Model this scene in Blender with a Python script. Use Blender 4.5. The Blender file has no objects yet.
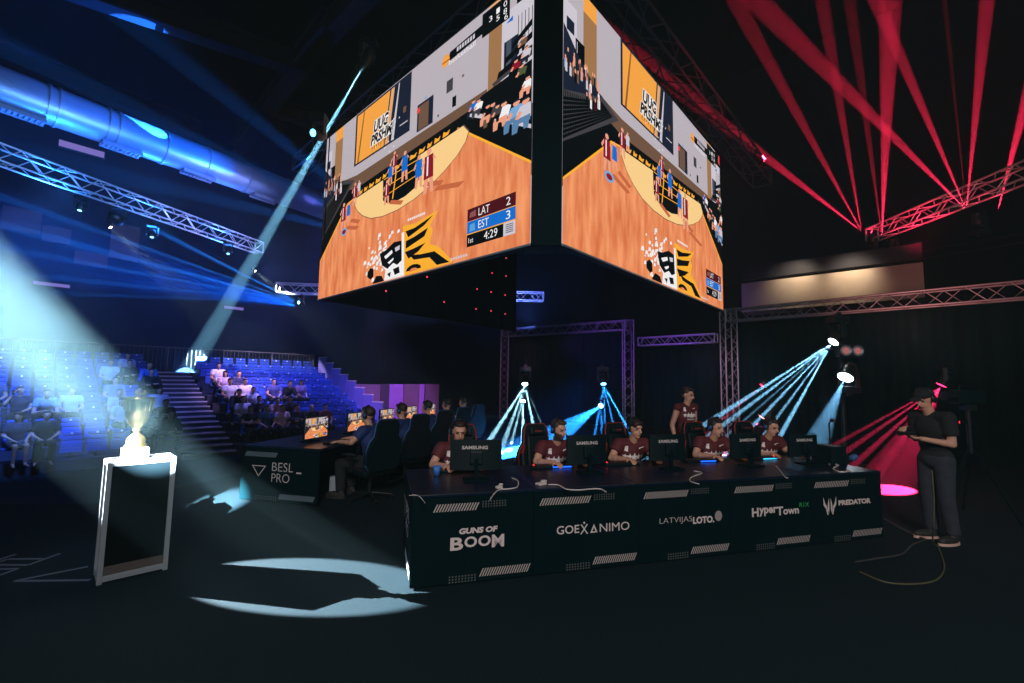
import bpy, bmesh, math, random
from mathutils import Vector, Matrix, Euler
from mathutils.bvhtree import BVHTree
random.seed(7)
S = bpy.context.scene
COL = S.collection
PI = math.pi
V = Vector

# ------------------------------------------------------------------ camera
CAM_H = 1.69
FOC = 452.0
PITCH, ROLL = math.radians(5.0), math.radians(1.0)
_f = V((0, math.cos(PITCH), math.sin(PITCH)))
_u0 = V((0, -math.sin(PITCH), math.cos(PITCH)))
_r0 = V((1, 0, 0))
_r = _r0 * math.cos(ROLL) + _u0 * math.sin(ROLL)
_u = -_r0 * math.sin(ROLL) + _u0 * math.cos(ROLL)
_C = V((0, 0, CAM_H))
cam = bpy.data.cameras.new('camera'); cam.sensor_width = 36; cam.lens = 36 * FOC / 1024
cam.clip_end = 200; cam.clip_start = 0.05
co = bpy.data.objects.new('camera', cam); COL.objects.link(co)
co.matrix_world = Matrix(((_r.x, _u.x, -_f.x, 0), (_r.y, _u.y, -_f.y, 0), (_r.z, _u.z, -_f.z, CAM_H), (0, 0, 0, 1)))
S.camera = co
S.view_settings.view_transform = 'Standard'; S.view_settings.look = 'None'
S.view_settings.exposure = 0; S.view_settings.gamma = 1
S.cycles.use_denoising = True; S.cycles.use_adaptive_sampling = False; S.cycles.light_sampling_threshold = 0.0
S.cycles.volume_bounces = 0; S.cycles.max_bounces = 5; S.cycles.diffuse_bounces = 2
S.cycles.glossy_bounces = 3; S.cycles.transparent_max_bounces = 12; S.cycles.transmission_bounces = 4
S.cycles.sample_clamp_indirect = 2.0
S.cycles.volume_step_rate = 2.0

def ray(x, y): return _f + _r * ((x - 512) / FOC) - _u * ((y - 341.5) / FOC)
def gz(x, y, z=0.0):
    d = ray(x, y); return _C + d * ((z - CAM_H) / d.z)
def gy(x, y, Y):
    d = ray(x, y); return _C + d * (Y / d.y)
def project(p):
    v = V(p) - _C; z = v.dot(_f); return 512 + FOC * v.dot(_r) / z, 341.5 - FOC * v.dot(_u) / z

# ------------------------------------------------------------------ materials
def lin(c):
    c = c / 255.0
    return c / 12.92 if c <= 0.04045 else ((c + 0.055) / 1.055) ** 2.4
def rgb(r, g, b): return (lin(r), lin(g), lin(b), 1)
MATS = {}
def mat(name, color, rough=0.6, metal=0.0, noise=0.0, nscale=8.0, bump=0.0, emit=None, estr=0.0, spec=0.5, alpha=None, sheen=0):
    if name in MATS: return MATS[name]
    m = bpy.data.materials.new(name); m.use_nodes = True
    nt = m.node_tree; b = nt.nodes['Principled BSDF']
    b.inputs['Base Color'].default_value = color if len(color) == 4 else (*color, 1)
    b.inputs['Roughness'].default_value = rough; b.inputs['Metallic'].default_value = metal
    b.inputs['Specular IOR Level'].default_value = spec
    if emit:
        b.inputs['Emission Color'].default_value = emit if len(emit) == 4 else (*emit, 1)
        b.inputs['Emission Strength'].default_value = estr
    if noise or bump:
        tc = nt.nodes.new('ShaderNodeTexCoord'); n = nt.nodes.new('ShaderNodeTexNoise')
        n.inputs['Scale'].default_value = nscale; n.inputs['Detail'].default_value = 5
        nt.links.new(tc.outputs['Object'], n.inputs['Vector'])
        if noise:
            mx = nt.nodes.new('ShaderNodeMix'); mx.data_type = 'RGBA'
            c = b.inputs['Base Color'].default_value
            mx.inputs['A'].default_value = [max(0, q * (1 - noise)) for q in c[:3]] + [1]
            mx.inputs['B'].default_value = [min(1, q * (1 + noise)) for q in c[:3]] + [1]
            nt.links.new(n.outputs['Fac'], mx.inputs['Factor']); nt.links.new(mx.outputs['Result'], b.inputs['Base Color'])
        if bump:
            bp = nt.nodes.new('ShaderNodeBump'); bp.inputs['Strength'].default_value = bump
            nt.links.new(n.outputs['Fac'], bp.inputs['Height']); nt.links.new(bp.outputs['Normal'], b.inputs['Normal'])
    MATS[name] = m
    return m
def emis(name, color, s=1.0):
    if name in MATS: return MATS[name]
    m = bpy.data.materials.new(name); m.use_nodes = True; nt = m.node_tree
    nt.nodes.remove(nt.nodes['Principled BSDF'])
    e = nt.nodes.new('ShaderNodeEmission'); e.inputs['Color'].default_value = color; e.inputs['Strength'].default_value = s
    nt.links.new(e.outputs['Emission'], nt.nodes['Material Output'].inputs['Surface'])
    m.cycles.emission_sampling = 'NONE'
    MATS[name] = m
    return m

INK = (0.0006, 0.009, 0.012, 1)
M_carpet = mat('carpet', (0.0055, 0.016, 0.021, 1), 0.85, noise=0.5, nscale=60, bump=0.3, spec=0.1)
M_arena = mat('arena_floor', (0.003, 0.014, 0.02, 1), 0.8, noise=0.4, nscale=5, spec=0.2)
M_black = mat('black_plastic', INK, 0.5, spec=0.25)
M_blackp = mat('black_panel', INK, 0.7, noise=0.2, nscale=3, spec=0.04)
M_blackm = mat('black_metal', (0.012, 0.016, 0.018, 1), 0.4, metal=0.3)
M_drape = mat('black_drape', INK, 0.95, noise=0.3, nscale=2, spec=0.05)
M_white = mat('white_print', (0.66, 0.58, 0.57, 1), 0.6)
M_dotp = mat('grey_halftone_print', (0.10, 0.11, 0.11, 1), 0.6)
M_hatch = mat('grey_hatch_print', (0.42, 0.38, 0.37, 1), 0.6)
M_green = mat('green_print', (0.02, 0.4, 0.12, 1), 0.6)
M_alu = mat('aluminium', (0.42, 0.48, 0.54, 1), 0.42, metal=0.4, noise=0.08, nscale=20)
M_truss = mat('truss_aluminium', (0.7, 0.7, 0.74, 1), 0.35, metal=0.6)
M_trussd = mat('dull_truss_aluminium', (0.30, 0.29, 0.33, 1), 0.45, metal=0.5)
M_gold = mat('gold', (0.85, 0.62, 0.26, 1), 0.28, metal=1.0)
M_silver = mat('silver', (0.9, 0.9, 0.85, 1), 0.2, metal=1.0)
M_marble = mat('pale_marble', (0.4, 0.42, 0.45, 1), 0.3, noise=0.15, nscale=15)
M_wallpan = mat('dark_wall', (0.004, 0.016, 0.050, 1), 0.85, noise=0.5, nscale=0.5, spec=0.2)
M_wallback = mat('back_wall_paint', (0.010, 0.012, 0.02, 1), 0.9, noise=0.4, nscale=0.7, spec=0.2)
M_ceil = mat('ceiling_paint', (0.004, 0.007, 0.012, 1), 0.9, noise=0.6, nscale=0.6, spec=0.1)
M_girder = mat('girder_steel', (0.02, 0.022, 0.035, 1), 0.7)
M_duct = mat('duct_metal', (0.42, 0.48, 0.6, 1), 0.42, metal=0.5, noise=0.15, nscale=3)
M_seat = mat('blue_seat_plastic', (0.04, 0.10, 0.50, 1), 0.45, spec=0.4)
M_seatn = mat('seat_number_plate', (0.8, 0.8, 0.8, 1), 0.4)
M_conc = mat('grandstand_concrete', (0.03, 0.03, 0.06, 1), 0.85, noise=0.3, nscale=2)
M_nosing = mat('stair_nosing', (0.55, 0.5, 0.5, 1), 0.6)
M_skin = mat('skin', (0.55, 0.30, 0.21, 1), 0.55, noise=0.08, nscale=30)
M_lip = mat('lips', (0.33, 0.10, 0.08, 1), 0.5)
M_eye = mat('dark_eyes', (0.012, 0.01, 0.01, 1), 0.3)
M_brow = mat('brows', (0.03, 0.018, 0.012, 1), 0.8)
M_hair = mat('dark_hair', (0.015, 0.010, 0.008, 1), 0.6, noise=0.5, nscale=80, bump=0.5)
M_hair2 = mat('brown_hair', (0.055, 0.03, 0.018, 1), 0.6, noise=0.5, nscale=80, bump=0.5)
M_maroon = mat('maroon_jersey', (0.085, 0.008, 0.014, 1), 0.75, noise=0.15, nscale=10)
M_blue_jersey = mat('blue_jersey', (0.008, 0.032, 0.15, 1), 0.75)
M_jeans = mat('dark_denim', (0.022, 0.028, 0.042, 1), 0.9, noise=0.7, nscale=14, bump=0.6)
M_blackcloth = mat('black_cloth', (0.006, 0.010, 0.012, 1), 0.9, noise=0.3, nscale=10)
M_shoe = mat('dark_shoe', (0.02, 0.02, 0.02, 1), 0.6)
M_sole = mat('pale_sole', (0.7, 0.45, 0.38, 1), 0.6)
M_red = mat('red_trim', (0.26, 0.015, 0.01, 1), 0.5)
M_bluetrim = mat('blue_trim', (0.02, 0.10, 0.30, 1), 0.4)
M_cable = mat('white_cable', (0.6, 0.55, 0.53, 1), 0.5)
M_dkcable = mat('dark_cable', (0.05, 0.05, 0.05, 1), 0.5)
M_ycable = mat('yellow_cable', (0.10, 0.095, 0.05, 1), 0.5)
M_purple = mat('purple_panel', (0.30, 0.12, 0.48, 1), 0.8, noise=0.2, nscale=2)
M_mauve = mat('mauve_curtain', (0.16, 0.08, 0.15, 1), 0.9, noise=0.2, nscale=3)
M_soffit = mat('beige_soffit', (0.50, 0.42, 0.34, 1), 0.8, noise=0.15, nscale=2)
M_cup = mat('blue_paper_cup', (0.03, 0.18, 0.6, 1), 0.5)
M_deskblue = mat('glossy_tabletop', (0.002, 0.010, 0.026, 1), 0.3, spec=0.35)

# ------------------------------------------------------------------ mesh builder
class MB:
    def __init__(s): s.v = []; s.f = []; s.m = []; s.mats = []; s.sm = []
    def mi(s, m):
        if m not in s.mats: s.mats.append(m)
        return s.mats.index(m)
    def add(s, vs, fs, m, T=None, smooth=False):
        o = len(s.v); k = s.mi(m)
        s.v += [tuple(T @ V(p)) if T is not None else tuple(p) for p in vs]
        for f in fs: s.f.append([o + i for i in f]); s.m.append(k); s.sm.append(smooth)
        return s
    def box(s, c, d, m, T=None, rz=0):
        x, y, z = d[0] / 2, d[1] / 2, d[2] / 2
        vs = [(a, b, e) for a in (-x, x) for b in (-y, y) for e in (-z, z)]
        R = Matrix.Translation(c) @ Matrix.Rotation(rz, 4, 'Z')
        if T is not None: R = T @ R
        return s.add(vs, [(0, 1, 3, 2), (4, 6, 7, 5), (0, 4, 5, 1), (2, 3, 7, 6), (0, 2, 6, 4), (1, 5, 7, 3)], m, R)
    def bbox(s, c, d, m, b=0.01, T=None):          # box with chamfered edges
        bm = bmesh.new(); bmesh.ops.create_cube(bm, size=1)
        for v in bm.verts: v.co = V((v.co.x * d[0], v.co.y * d[1], v.co.z * d[2]))
        bmesh.ops.bevel(bm, geom=list(bm.edges), offset=b, segments=2, affect='EDGES', profile=0.6)
        R = Matrix.Translation(c)
        if T is not None: R = T @ R
        vs = [v.co.copy() for v in bm.verts]; bm.verts.index_update()
        fs = [[v.index for v in f.verts] for f in bm.faces]; bm.free()
        return s.add(vs, fs, m, R)
    def tube(s, p, q, r, m, r2=None, n=8, T=None, caps=True):
        p, q = V(p), V(q); r2 = r if r2 is None else r2
        a = (q - p)
        if a.length < 1e-6: return s
        a.normalize(); b = a.orthogonal().normalized(); c = a.cross(b)
        vs = []
        for (o, rr) in ((p, r), (q, r2)):
            for i in range(n):
                t = 2 * PI * i / n; vs.append(o + b * (rr * math.cos(t)) + c * (rr * math.sin(t)))
        s.add(vs, [(i, (i + 1) % n, n + (i + 1) % n, n + i) for i in range(n)], m, T, True)
        if caps: s.add(vs, [list(range(n))[::-1], list(range(n, 2 * n))], m, T)
        return s
    def path(s, pts, r, m, n=6, T=None):
        pts = [V(p) for p in pts]; vs = []; ref = V((0, 0, 1))
        for i, p in enumerate(pts):
            a = (pts[min(i + 1, len(pts) - 1)] - pts[max(i - 1, 0)]).normalized()
            b = a.cross(ref)
            if b.length < 1e-3: b = a.cross(V((1, 0, 0)))
            b.normalize(); c = a.cross(b)
            for k in range(n):
                t = 2 * PI * k / n; vs.append(p + b * (r * math.cos(t)) + c * (r * math.sin(t)))
        fs = [(i * n + k, i * n + (k + 1) % n, (i + 1) * n + (k + 1) % n, (i + 1) * n + k) for i in range(len(pts) - 1) for k in range(n)]
        return s.add(vs, fs, m, T, True)
    def lathe(s, prof, m, n=24, T=None, c=(0, 0, 0)):
        vs = [(c[0] + r * math.cos(2 * PI * i / n), c[1] + r * math.sin(2 * PI * i / n), c[2] + z) for r, z in prof for i in range(n)]
        fs = [(k * n + i, k * n + (i + 1) % n, (k + 1) * n + (i + 1) % n, (k + 1) * n + i) for k in range(len(prof) - 1) for i in range(n)]
        return s.add(vs, fs, m, T, True)
    def ell(s, c, r, m, T=None, nu=16, nv=10, R=None):
        vs = []; 
        for j in range(nv + 1):
            ph = PI * j / nv
            for i in range(nu):
                t = 2 * PI * i / nu
                p = V((r[0] * math.sin(ph) * math.cos(t), r[1] * math.sin(ph) * math.sin(t), r[2] * math.cos(ph)))
                if R is not None: p = R @ p
                vs.append(p + V(c))
        fs = [(j * nu + i, (j + 1) * nu + i, (j + 1) * nu + (i + 1) % nu, j * nu + (i + 1) % nu) for j in range(nv) for i in range(nu)]
        return s.add(vs, fs, m, T, True)
    def cap(s, p, r1, q, r2, m, n=12):             # tapered capsule
        s.tube(p, q, r1, m, r2, n=n, caps=True); s.ell(p, (r1,) * 3, m, nu=n, nv=8); s.ell(q, (r2,) * 3, m, nu=n, nv=8)
        return s
    def prism(s, poly, d, m, T=None):               # polygon in xz, from y=0 to y=d
        n = len(poly)
        vs = [(x, 0, z) for x, z in poly] + [(x, d, z) for x, z in poly]
        return s.add(vs, [list(range(n)), list(range(n, 2 * n))[::-1]] + [(i, n + i, n + (i + 1) % n, (i + 1) % n) for i in range(n)], m, T)
    def poly(s, pts, m, y=0, T=None):               # flat polygon in xz facing -y
        return s.add([(x, y, z) for x, z in pts], [list(range(len(pts)))], m, T)
    def mesh(s, name):
        me = bpy.data.meshes.new(name); me.from_pydata(s.v, [], s.f)
        for m in s.mats: me.materials.append(m)
        me.polygons.foreach_set('material_index', s.m); me.polygons.foreach_set('use_smooth', s.sm)
        me.update(); return me
    def build(s, name, parent=None, loc=None, rz=0):
        o = bpy.data.objects.new(name, s.mesh(name)); COL.objects.link(o)
        if parent: o.parent = parent
        if loc is not None: o.location = loc
        o.rotation_euler.z = rz
        return o

def tag(o, label=None, cat=None, group=None, kind=None):
    if label: o['label'] = label
    if cat: o['category'] = cat
    if group: o['group'] = group
    if kind: o['kind'] = kind
    return o
def empty(name, loc=(0, 0, 0), rz=0, label=None, cat=None, group=None):
    o = bpy.data.objects.new(name, None); COL.objects.link(o); o.location = loc; o.rotation_euler.z = rz
    o.empty_display_size = 0.1
    return tag(o, label, cat, group)
def copy_tree(o, parent=None):
    c = o.copy(); COL.objects.link(c)
    if parent: c.parent = parent
    for ch in [x for x in bpy.data.objects if x.parent == o]: copy_tree(ch, c)
    return c
def text_geo(txt, size, extrude=0.0, bold=0.0, shear=0.0, spacing=1.0, align='LEFT'):
    cu = bpy.data.curves.new('txt', 'FONT'); cu.body = txt; cu.size = size; cu.extrude = extrude; cu.offset = bold
    cu.shear = shear; cu.space_character = spacing; cu.align_x = align; cu.resolution_u = 3
    o = bpy.data.objects.new('txt', cu); COL.objects.link(o)
    dg = bpy.context.evaluated_depsgraph_get(); dg.update()
    me = bpy.data.meshes.new_from_object(o.evaluated_get(dg))
    vs = [v.co.copy() for v in me.vertices]; fs = [list(p.vertices) for p in me.polygons]
    bpy.data.objects.remove(o); bpy.data.curves.remove(cu); bpy.data.meshes.remove(me)
    return vs, fs
RX = Matrix.Rotation(PI / 2, 4, 'X')               # text plane -> xz plane facing -y
def add_text(mb, txt, x, z, size, m, y=0, sx=1, T=None, h=None, width=None, **k):
    """text standing in the xz plane, lower-left at (x,z). width / h force the extents."""
    vs, fs = text_geo(txt, size, **k)
    x0 = min(v.x for v in vs); x1 = max(v.x for v in vs); y0 = min(v.y for v in vs); y1 = max(v.y for v in vs)
    kx = (width / (x1 - x0)) if width else sx; ky = (h / (y1 - y0)) if h else 1
    out = [V((x + (v.x - x0) * kx, y - v.z, z + (v.y - (y0 if h else 0)) * ky)) for v in vs]
    mb.add(out, fs, m, T)

# ------------------------------------------------------------------ setting
AU = math.radians(42.75)
U = V((math.sin(AU), math.cos(AU), 0)); N = V((-U.y, U.x, 0))     # along the seat rows / outward from the arena
ZA = -0.8
SL = gz(181.5, 460.7, ZA)                                            # foot of the stairs
def struct(name, mb, **k): return tag(mb.build(name, **k), kind='structure')

mb = MB(); mb.box((0, 20, ZA - 0.1), (90, 80, 0.2), M_arena); struct('floor', mb)
mb = MB()
poly = [(-14, 5.3), (-5.2, 6.1), (-2.2, 18.2), (22, 18.2), (22, -5), (-14, -5)]
mb.add([(x, y, 0) for x, y in poly] + [(x, y, ZA) for x, y in poly],
       [list(range(6))[::-1], list(range(6, 12))] + [(i, (i + 1) % 6, 6 + (i + 1) % 6, 6 + i) for i in range(6)], M_carpet)
struct('stage', mb)
W0 = SL + N * 9.6
def wall(name, p, q, z0, z1, m, th=0.3):
    p, q = V((p.x, p.y, 0)), V((q.x, q.y, 0)); d = (q - p); L = d.length; a = math.atan2(d.y, d.x)
    mb = MB(); T = Matrix.Translation(p) @ Matrix.Rotation(a, 4, 'Z')
    mb.box((L / 2, th / 2, (z0 + z1) / 2), (L, th, z1 - z0), m, T)
    return struct(name, mb)
WC = W0 + U * 24
wall('wall_left', W0 - U * 22, WC, ZA, 20.0, M_wallpan)
wall('wall_back', WC, WC - N * 46, ZA, 20.0, M_wallback)
mb = MB(); mb.box((4, 16, 20.1), (64, 56, 0.2), M_ceil); struct('ceiling', mb)
# darker and lighter cladding panels high on the left wall
def on_left_wall(px, py, off=0.0):
    d = ray(px, py); t = ((W0 - _C).dot(N) - off) / d.dot(N); return _C + d * t
for k, (x0, y0, x1, y1) in enumerate([(75, 250, 107, 268), (112, 222, 137, 262), (3, 205, 40, 235), (43, 225, 70, 245)]):
    a, b = on_left_wall(x0, y0, .06), on_left_wall(x1, y1, .06)
    mb = MB(); L = (V((b.x, b.y, 0)) - V((a.x, a.y, 0))).length
    T = Matrix.Translation(V((a.x, a.y, 0))) @ Matrix.Rotation(math.atan2(U.y, U.x), 4, 'Z')
    mb.box((L / 2, 0, (a.z + b.z) / 2), (L, .1, abs(a.z - b.z)), mat('cladding', (0.05, 0.045, 0.075, 1), .8), T)
    struct('trim_%d' % (k + 1), mb)

# ceiling girders and rails
def girder(p, q, w, h, m=M_girder):
    d = q - p; L = d.length; T = Matrix.Translation(p) @ d.to_track_quat('X', 'Z').to_matrix().to_4x4()
    mb = MB(); mb.box((L / 2, 0, 0), (L, w * .3, h), m, T)
    mb.box((L / 2, 0, h / 2), (L, w, h * .12), m, T); mb.box((L / 2, 0, -h / 2), (L, w, h * .12), m, T)
    return mb
for n, (a, b) in enumerate([((-60, -60), (292, 62)), ((330, 20), (235, 152)), ((268, 105), (322, 122)), ((395, -40), (300, 60)), ((-80, 20), (200, 130))]):
    p, q = gz(*a, 12.6), gz(*b, 12.6)
    struct('trim_%d' % (n + 10), girder(p, q, .5, .6))

# ------------------------------------------------------------------ grandstand
def gs(a, b, z): return SL + U * a + N * b + V((0, 0, z - ZA))
ROWS, RD, RH = 9, 0.78, 0.29
G_T = Matrix.Translation(SL) @ Matrix.Rotation(math.atan2(U.y, U.x), 4, 'Z')   # local x = along rows, y = outward
STAIR_W = 1.47
def bank(a0, a1):
    mb = MB()
    for r in range(ROWS):
        mb.box(((a0 + a1) / 2, 0.1 + RD * r + (10 - RD * r) / 2 - .4, RH * (r + .5) + .001), (a1 - a0, 9.2 - RD * r, RH), M_conc, G_T)
    return mb
A_L, A_R = -7.5, 7.0
tag(bank(A_L, -0.02).build('grandstand'), 'dark stepped grandstand carrying the blue seats left of the stairs', 'grandstand')
tag(bank(STAIR_W + 0.02, A_R).build('grandstand'), 'dark stepped grandstand carrying the blue seats right of the stairs', 'grandstand')
st = MB(); NS = 17
sh = ROWS * RH / NS; sd = ROWS * RD / NS
for k in range(NS): st.box((STAIR_W / 2, 0.1 + sd * k + (8.9 - sd * k) / 2, sh * (k + .5)), (STAIR_W, 8.9 - sd * k, sh), M_conc, G_T)
so = tag(st.build('staircase'), 'dark aisle stairs with pale nosings climbing between the two seat banks', 'stairs')
for k in range(NS):
    b = MB(); b.box((STAIR_W / 2, 0.1 + sd * k + .02, sh * (k + 1) + .004), (STAIR_W - .04, .045, .012), M_nosing, G_T)
    b.box((STAIR_W / 2, 0.1 + sd * k - .004, sh * (k + 1) - .02), (STAIR_W - .04, .012, .04), M_nosing, G_T)
    b.build('stair_nosing', so)

def seat_mesh(open_):
    root = MB()
    for k in range(3): root.bbox((0, .29 + k * .025, .40 + k * .118), (.415 - .02 * k, .05, .098), M_seat, .02)
    root.box((0, .365, .46), (.30, .03, .36), M_black)
    root.box((0, .34, .16), (.06, .06, .34), M_black)
    pan = MB()
    if open_: pan.bbox((0, .10, .36), (.42, .38, .04), M_seat, .012)
    else:
        pan.bbox((0, .235, .34), (.42, .05, .13), M_seat, .012); pan.bbox((0, .225, .21), (.42, .05, .12), M_seat, .012)
    num = MB(); num.lathe([(0.0, 0), (.028, 0), (.028, .008)], M_seatn, n=10, T=Matrix.Translation((0, .312, .64)) @ Matrix.Rotation(PI / 2, 4, 'X'))
    return root.mesh('stadium_seat'), pan.mesh('seat_pan'), num.mesh('number_plate')
SEAT = {0: seat_mesh(False), 1: seat_mesh(True)}
SEATS = []                                        # (side, row, a, occupied)
SEAT_YAW = math.atan2(U.y, U.x)
SP = 0.5
for r in range(ROWS):
    n = int((-0.15 - A_L) / SP)
    for k in range(n): SEATS.append(['left', r, -0.35 - SP * k, None])
    n = int((A_R - STAIR_W - 0.15) / SP)
    for k in range(n): SEATS.append(['right', r, STAIR_W + 0.35 + SP * k, None])
def seat_pos(s): return gs(s[2], 0.1 + RD * s[1] + .22, ZA + RH * (s[1] + 1))

# ------------------------------------------------------------------ jumbotron picture (unit square: x=u, z=v)
def screen_mesh():
    mb = MB(); L = [0]
    def E(n, r, g, b, s=1.0): return emis('screen_' + n, rgb(r, g, b), s)
    wall_ = E('wall_grey', 186, 178, 186); black = E('black', 8, 12, 16); tan = E('tan', 160, 118, 78); brown = E('brown', 112, 84, 66)
    cream = E('cream', 250, 208, 140); blue = E('blue', 22, 110, 205); red = E('dark_red', 140, 22, 40); white = E('white', 240, 240, 240)
    yel = E('yellow', 250, 176, 50); orange = E('orange', 245, 165, 70); maro = E('maroon', 74, 18, 28); skin = E('skin', 235, 160, 130)
    navy = E('navy', 26, 34, 52); dgrey = E('seat_grey', 66, 64, 68); lgrey = E('light_grey', 205, 200, 210); lblue = E('pale_blue', 120, 170, 215)
    # wood: procedural grain in the emission colour
    if 'screen_wood' not in MATS:
        m = bpy.data.materials.new('screen_wood'); m.use_nodes = True; nt = m.node_tree; nt.nodes.remove(nt.nodes['Principled BSDF'])
        e = nt.nodes.new('ShaderNodeEmission'); tc = nt.nodes.new('ShaderNodeTexCoord'); mp = nt.nodes.new('ShaderNodeMapping')
        mp.inputs['Rotation'].default_value = (0, math.radians(28), 0); mp.inputs['Scale'].default_value = (42, 1, 5)
        n = nt.nodes.new('ShaderNodeTexNoise'); n.inputs['Scale'].default_value = 1.0; n.inputs['Detail'].default_value = 4
        cr = nt.nodes.new('ShaderNodeValToRGB'); cr.color_ramp.elements[0].position = .32; cr.color_ramp.elements[1].position = .66
        cr.color_ramp.elements[0].color = rgb(214, 112, 68); cr.color_ramp.elements[1].color = rgb(246, 158, 106)
        nt.links.new(tc.outputs['Object'], mp.inputs['Vector']); nt.links.new(mp.outputs['Vector'], n.inputs['Vector'])
        nt.links.new(n.outputs['Fac'], cr.inputs['Fac']); nt.links.new(cr.outputs['Color'], e.inputs['Color'])
        nt.links.new(e.outputs['Emission'], nt.nodes['Material Output'].inputs['Surface']); MATS['screen_wood'] = m; m.cycles.emission_sampling = 'NONE'
    wood = MATS['screen_wood']
    def P(pts, m):
        L[0] -= 0.00002; mb.poly([(min(1, max(0, x)), min(1, max(0, z))) for x, z in pts], m, y=L[0])
    def R(x0, z0, x1, z1, m): P([(x0, z0), (x1, z0), (x1, z1), (x0, z1)], m)
    def T(t, x, z, m, h, w=None, **k): L[0] -= 0.00002; add_text(mb, t, x, z, .1, m, y=L[0], h=h, width=w, **k)
    R(0, 0, 1, 1, wall_)
    R(.075, .62, .13, 1, tan); R(.075, .93, .13, 1, orange); R(.862, .60, .905, 1, tan); R(.862, .93, .905, 1, E('peach', 225, 170, 120))
    R(0, .74, .05, .90, lgrey); R(.012, .79, .04, .84, navy); R(.045, .55, .08, .79, black); R(.05, .55, .052, .78, lgrey)
    # right-hand stands wall
    R(.905, .62, 1, .92, lgrey); R(.913, .70, .955, .80, navy); R(.92, .70, .935, .80, E('slate', 70, 82, 96))
    for i in range(5): R(.955 + i * .01, .76, .957 + i * .01, .87, dgrey)
    R(.95, .92, 1, 1, black); P([(.983, .955), (1, .935), (1, 1), (.99, 1)], E('signal_red', 235, 70, 70))
    # base strip and black surround
    P([(.13, .66), (.245, .64), (.86, .66), (.86, .60), (.78, .55), (.24, .50), (.13, .60)], brown)
    P([(.12, .60), (.25, .565), (.80, .615), (.86, .60), (1, .50), (1, .24), (.7, .4), (.2, .45), (0, .2), (0, .42)], black)
    # left bleachers
    P([(0, .36), (.23, .62), (.15, .66), (.0, .66)], dgrey)
    for i in range(9):
        t = i / 9.0; P([(0, .37 + t * .16), (.20 - t * .05, .61 + t * .02), (.20 - t * .05, .618 + t * .02), (0, .382 + t * .16)], black)
    for i in range(22):
        t = i / 22.0; P([(t * .2, .38 + t * .23), (t * .2 + .003, .38 + t * .23), (t * .17 + .003, .55 + t * .08), (t * .17, .55 + t * .08)], black)
    rr = random.Random(3)
    P([(0, .55), (.15, .65), (.06, .72), (0, .80)], navy)
    for i in range(34):
        x = rr.uniform(0, .135); z = rr.uniform(.56, .66) + (.14 - x) * rr.uniform(0, .55)
        c = rr.choice([white, lblue, navy, maro, skin, lgrey, brown, black]); w = .0075
        R(x, z, x + w, z + .035, c); R(x + .0015, z + .035, x + w - .0015, z + .05, skin)
    # court
    P([(0, 0), (1, 0), (1, .287), (.762, .568), (.237, .512), (.19, .50), (0, .228)], wood)
    P([(.762, .568), (1, .290), (1, .280), (.758, .560)], yel); P([(0, .232), (.19, .503), (.237, .515), (.237, .508), (.193, .493), (0, .222)], yel)
    arc = [(.237, .508), (.245, .47), (.265, .43), (.30, .39), (.35, .355), (.42, .336), (.50, .334), (.58, .348), (.65, .375), (.71, .41), (.76, .45), (.79, .49), (.80, .525), (.78, .562)]
    cm = (.5, .46)
    P([(cm[0] + (x - cm[0]) * 1.012, cm[1] + (z - cm[1]) * 1.03) for x, z in arc], brown); P(arc, cream)
    # baseline lettering with ragged edge
    P([(.25, .548), (.70, .60), (.76, .572), (.755, .56), (.25, .505)], black)
    x = .27
    while x < .70:
        z = .512 + (x - .237) * .105; w = rr.uniform(.02, .035)
        P([(x, z), (x + w * .8, z + .002), (x + w, z + .022), (x + w * .6, z + .014), (x + .004, z + .024)], yel); x += w + .008
    # key
    P([(.415, .53), (.60, .548), (.602, .43), (.585, .40), (.54, .382), (.49, .378), (.445, .39), (.42, .415)], black)
    for k in range(3): P([(.42, .43 + k * .045), (.60, .455 + k * .035), (.60, .459 + k * .035), (.42, .434 + k * .045)], yel)
    P([(.47, .40), (.476, .40), (.49, .53), (.484, .53)], yel)
    # players: (u, v feet, height, shirt, legs)
    for (u, v, h, c) in [(.44, .385, .13, red), (.475, .52, .12, red), (.53, .46, .15, blue), (.455, .48, .11, blue), (.60, .39, .16, blue), (.645, .345, .21, red),
                         (.17, .36, .16, red), (.205, .39, .12, blue), (.243, .47, .13, red), (.27, .51, .09, lgrey)]:
        w = h * .10
        P([(u - w, v), (u - w * .35, v), (u + .1 * w, v + h * .38), (u + w * .5, v), (u + w * 1.1, v), (u + w * .9, v + h * .45), (u - w * .8, v + h * .45)], skin)
        P([(u - w, v + h * .32), (u + w, v + h * .32), (u + w * .9, v + h * .82), (u - w * .9, v + h * .82)], c)
        P([(u - w * 1.6, v + h * .62), (u - w * .9, v + h * .78), (u - w * .8, v + h * .70), (u - w * 1.3, v + h * .55)], skin)
        P([(u + w * 1.6, v + h * .66), (u + w * .9, v + h * .80), (u + w * .8, v + h * .72)], skin)
        P([(u + w * .5 * math.cos(a), v + h * .90 + h * .075 * math.sin(a)) for a in [i * PI / 4 for i in range(8)]], skin)
        R(u - w * .4, v + h * .38, u - w * .1, v + h * .8, white) if c is red else None
        P([(u + w * 1.2, v - .004), (u + w * 6, v - .035), (u + w * 7, v - .02), (u + w * 2, v + .012)], E('wood_shade', 196, 104, 66)) if v < .4 else None
    P([(.18 + .022 * math.cos(a), .345 + .022 * math.sin(a)) for a in [i * PI / 6 for i in range(12)]], lblue)
    P([(.18 + .014 * math.cos(a), .345 + .013 * math.sin(a)) for a in [i * PI / 6 for i in range(12)]], red)
    # right-hand stands and spectators
    P([(.845, .64), (1, .66), (1, .40), (.80, .60)], black)
    P([(.88, .66), (1, .70), (1, .675), (.885, .645)], dgrey)
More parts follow.
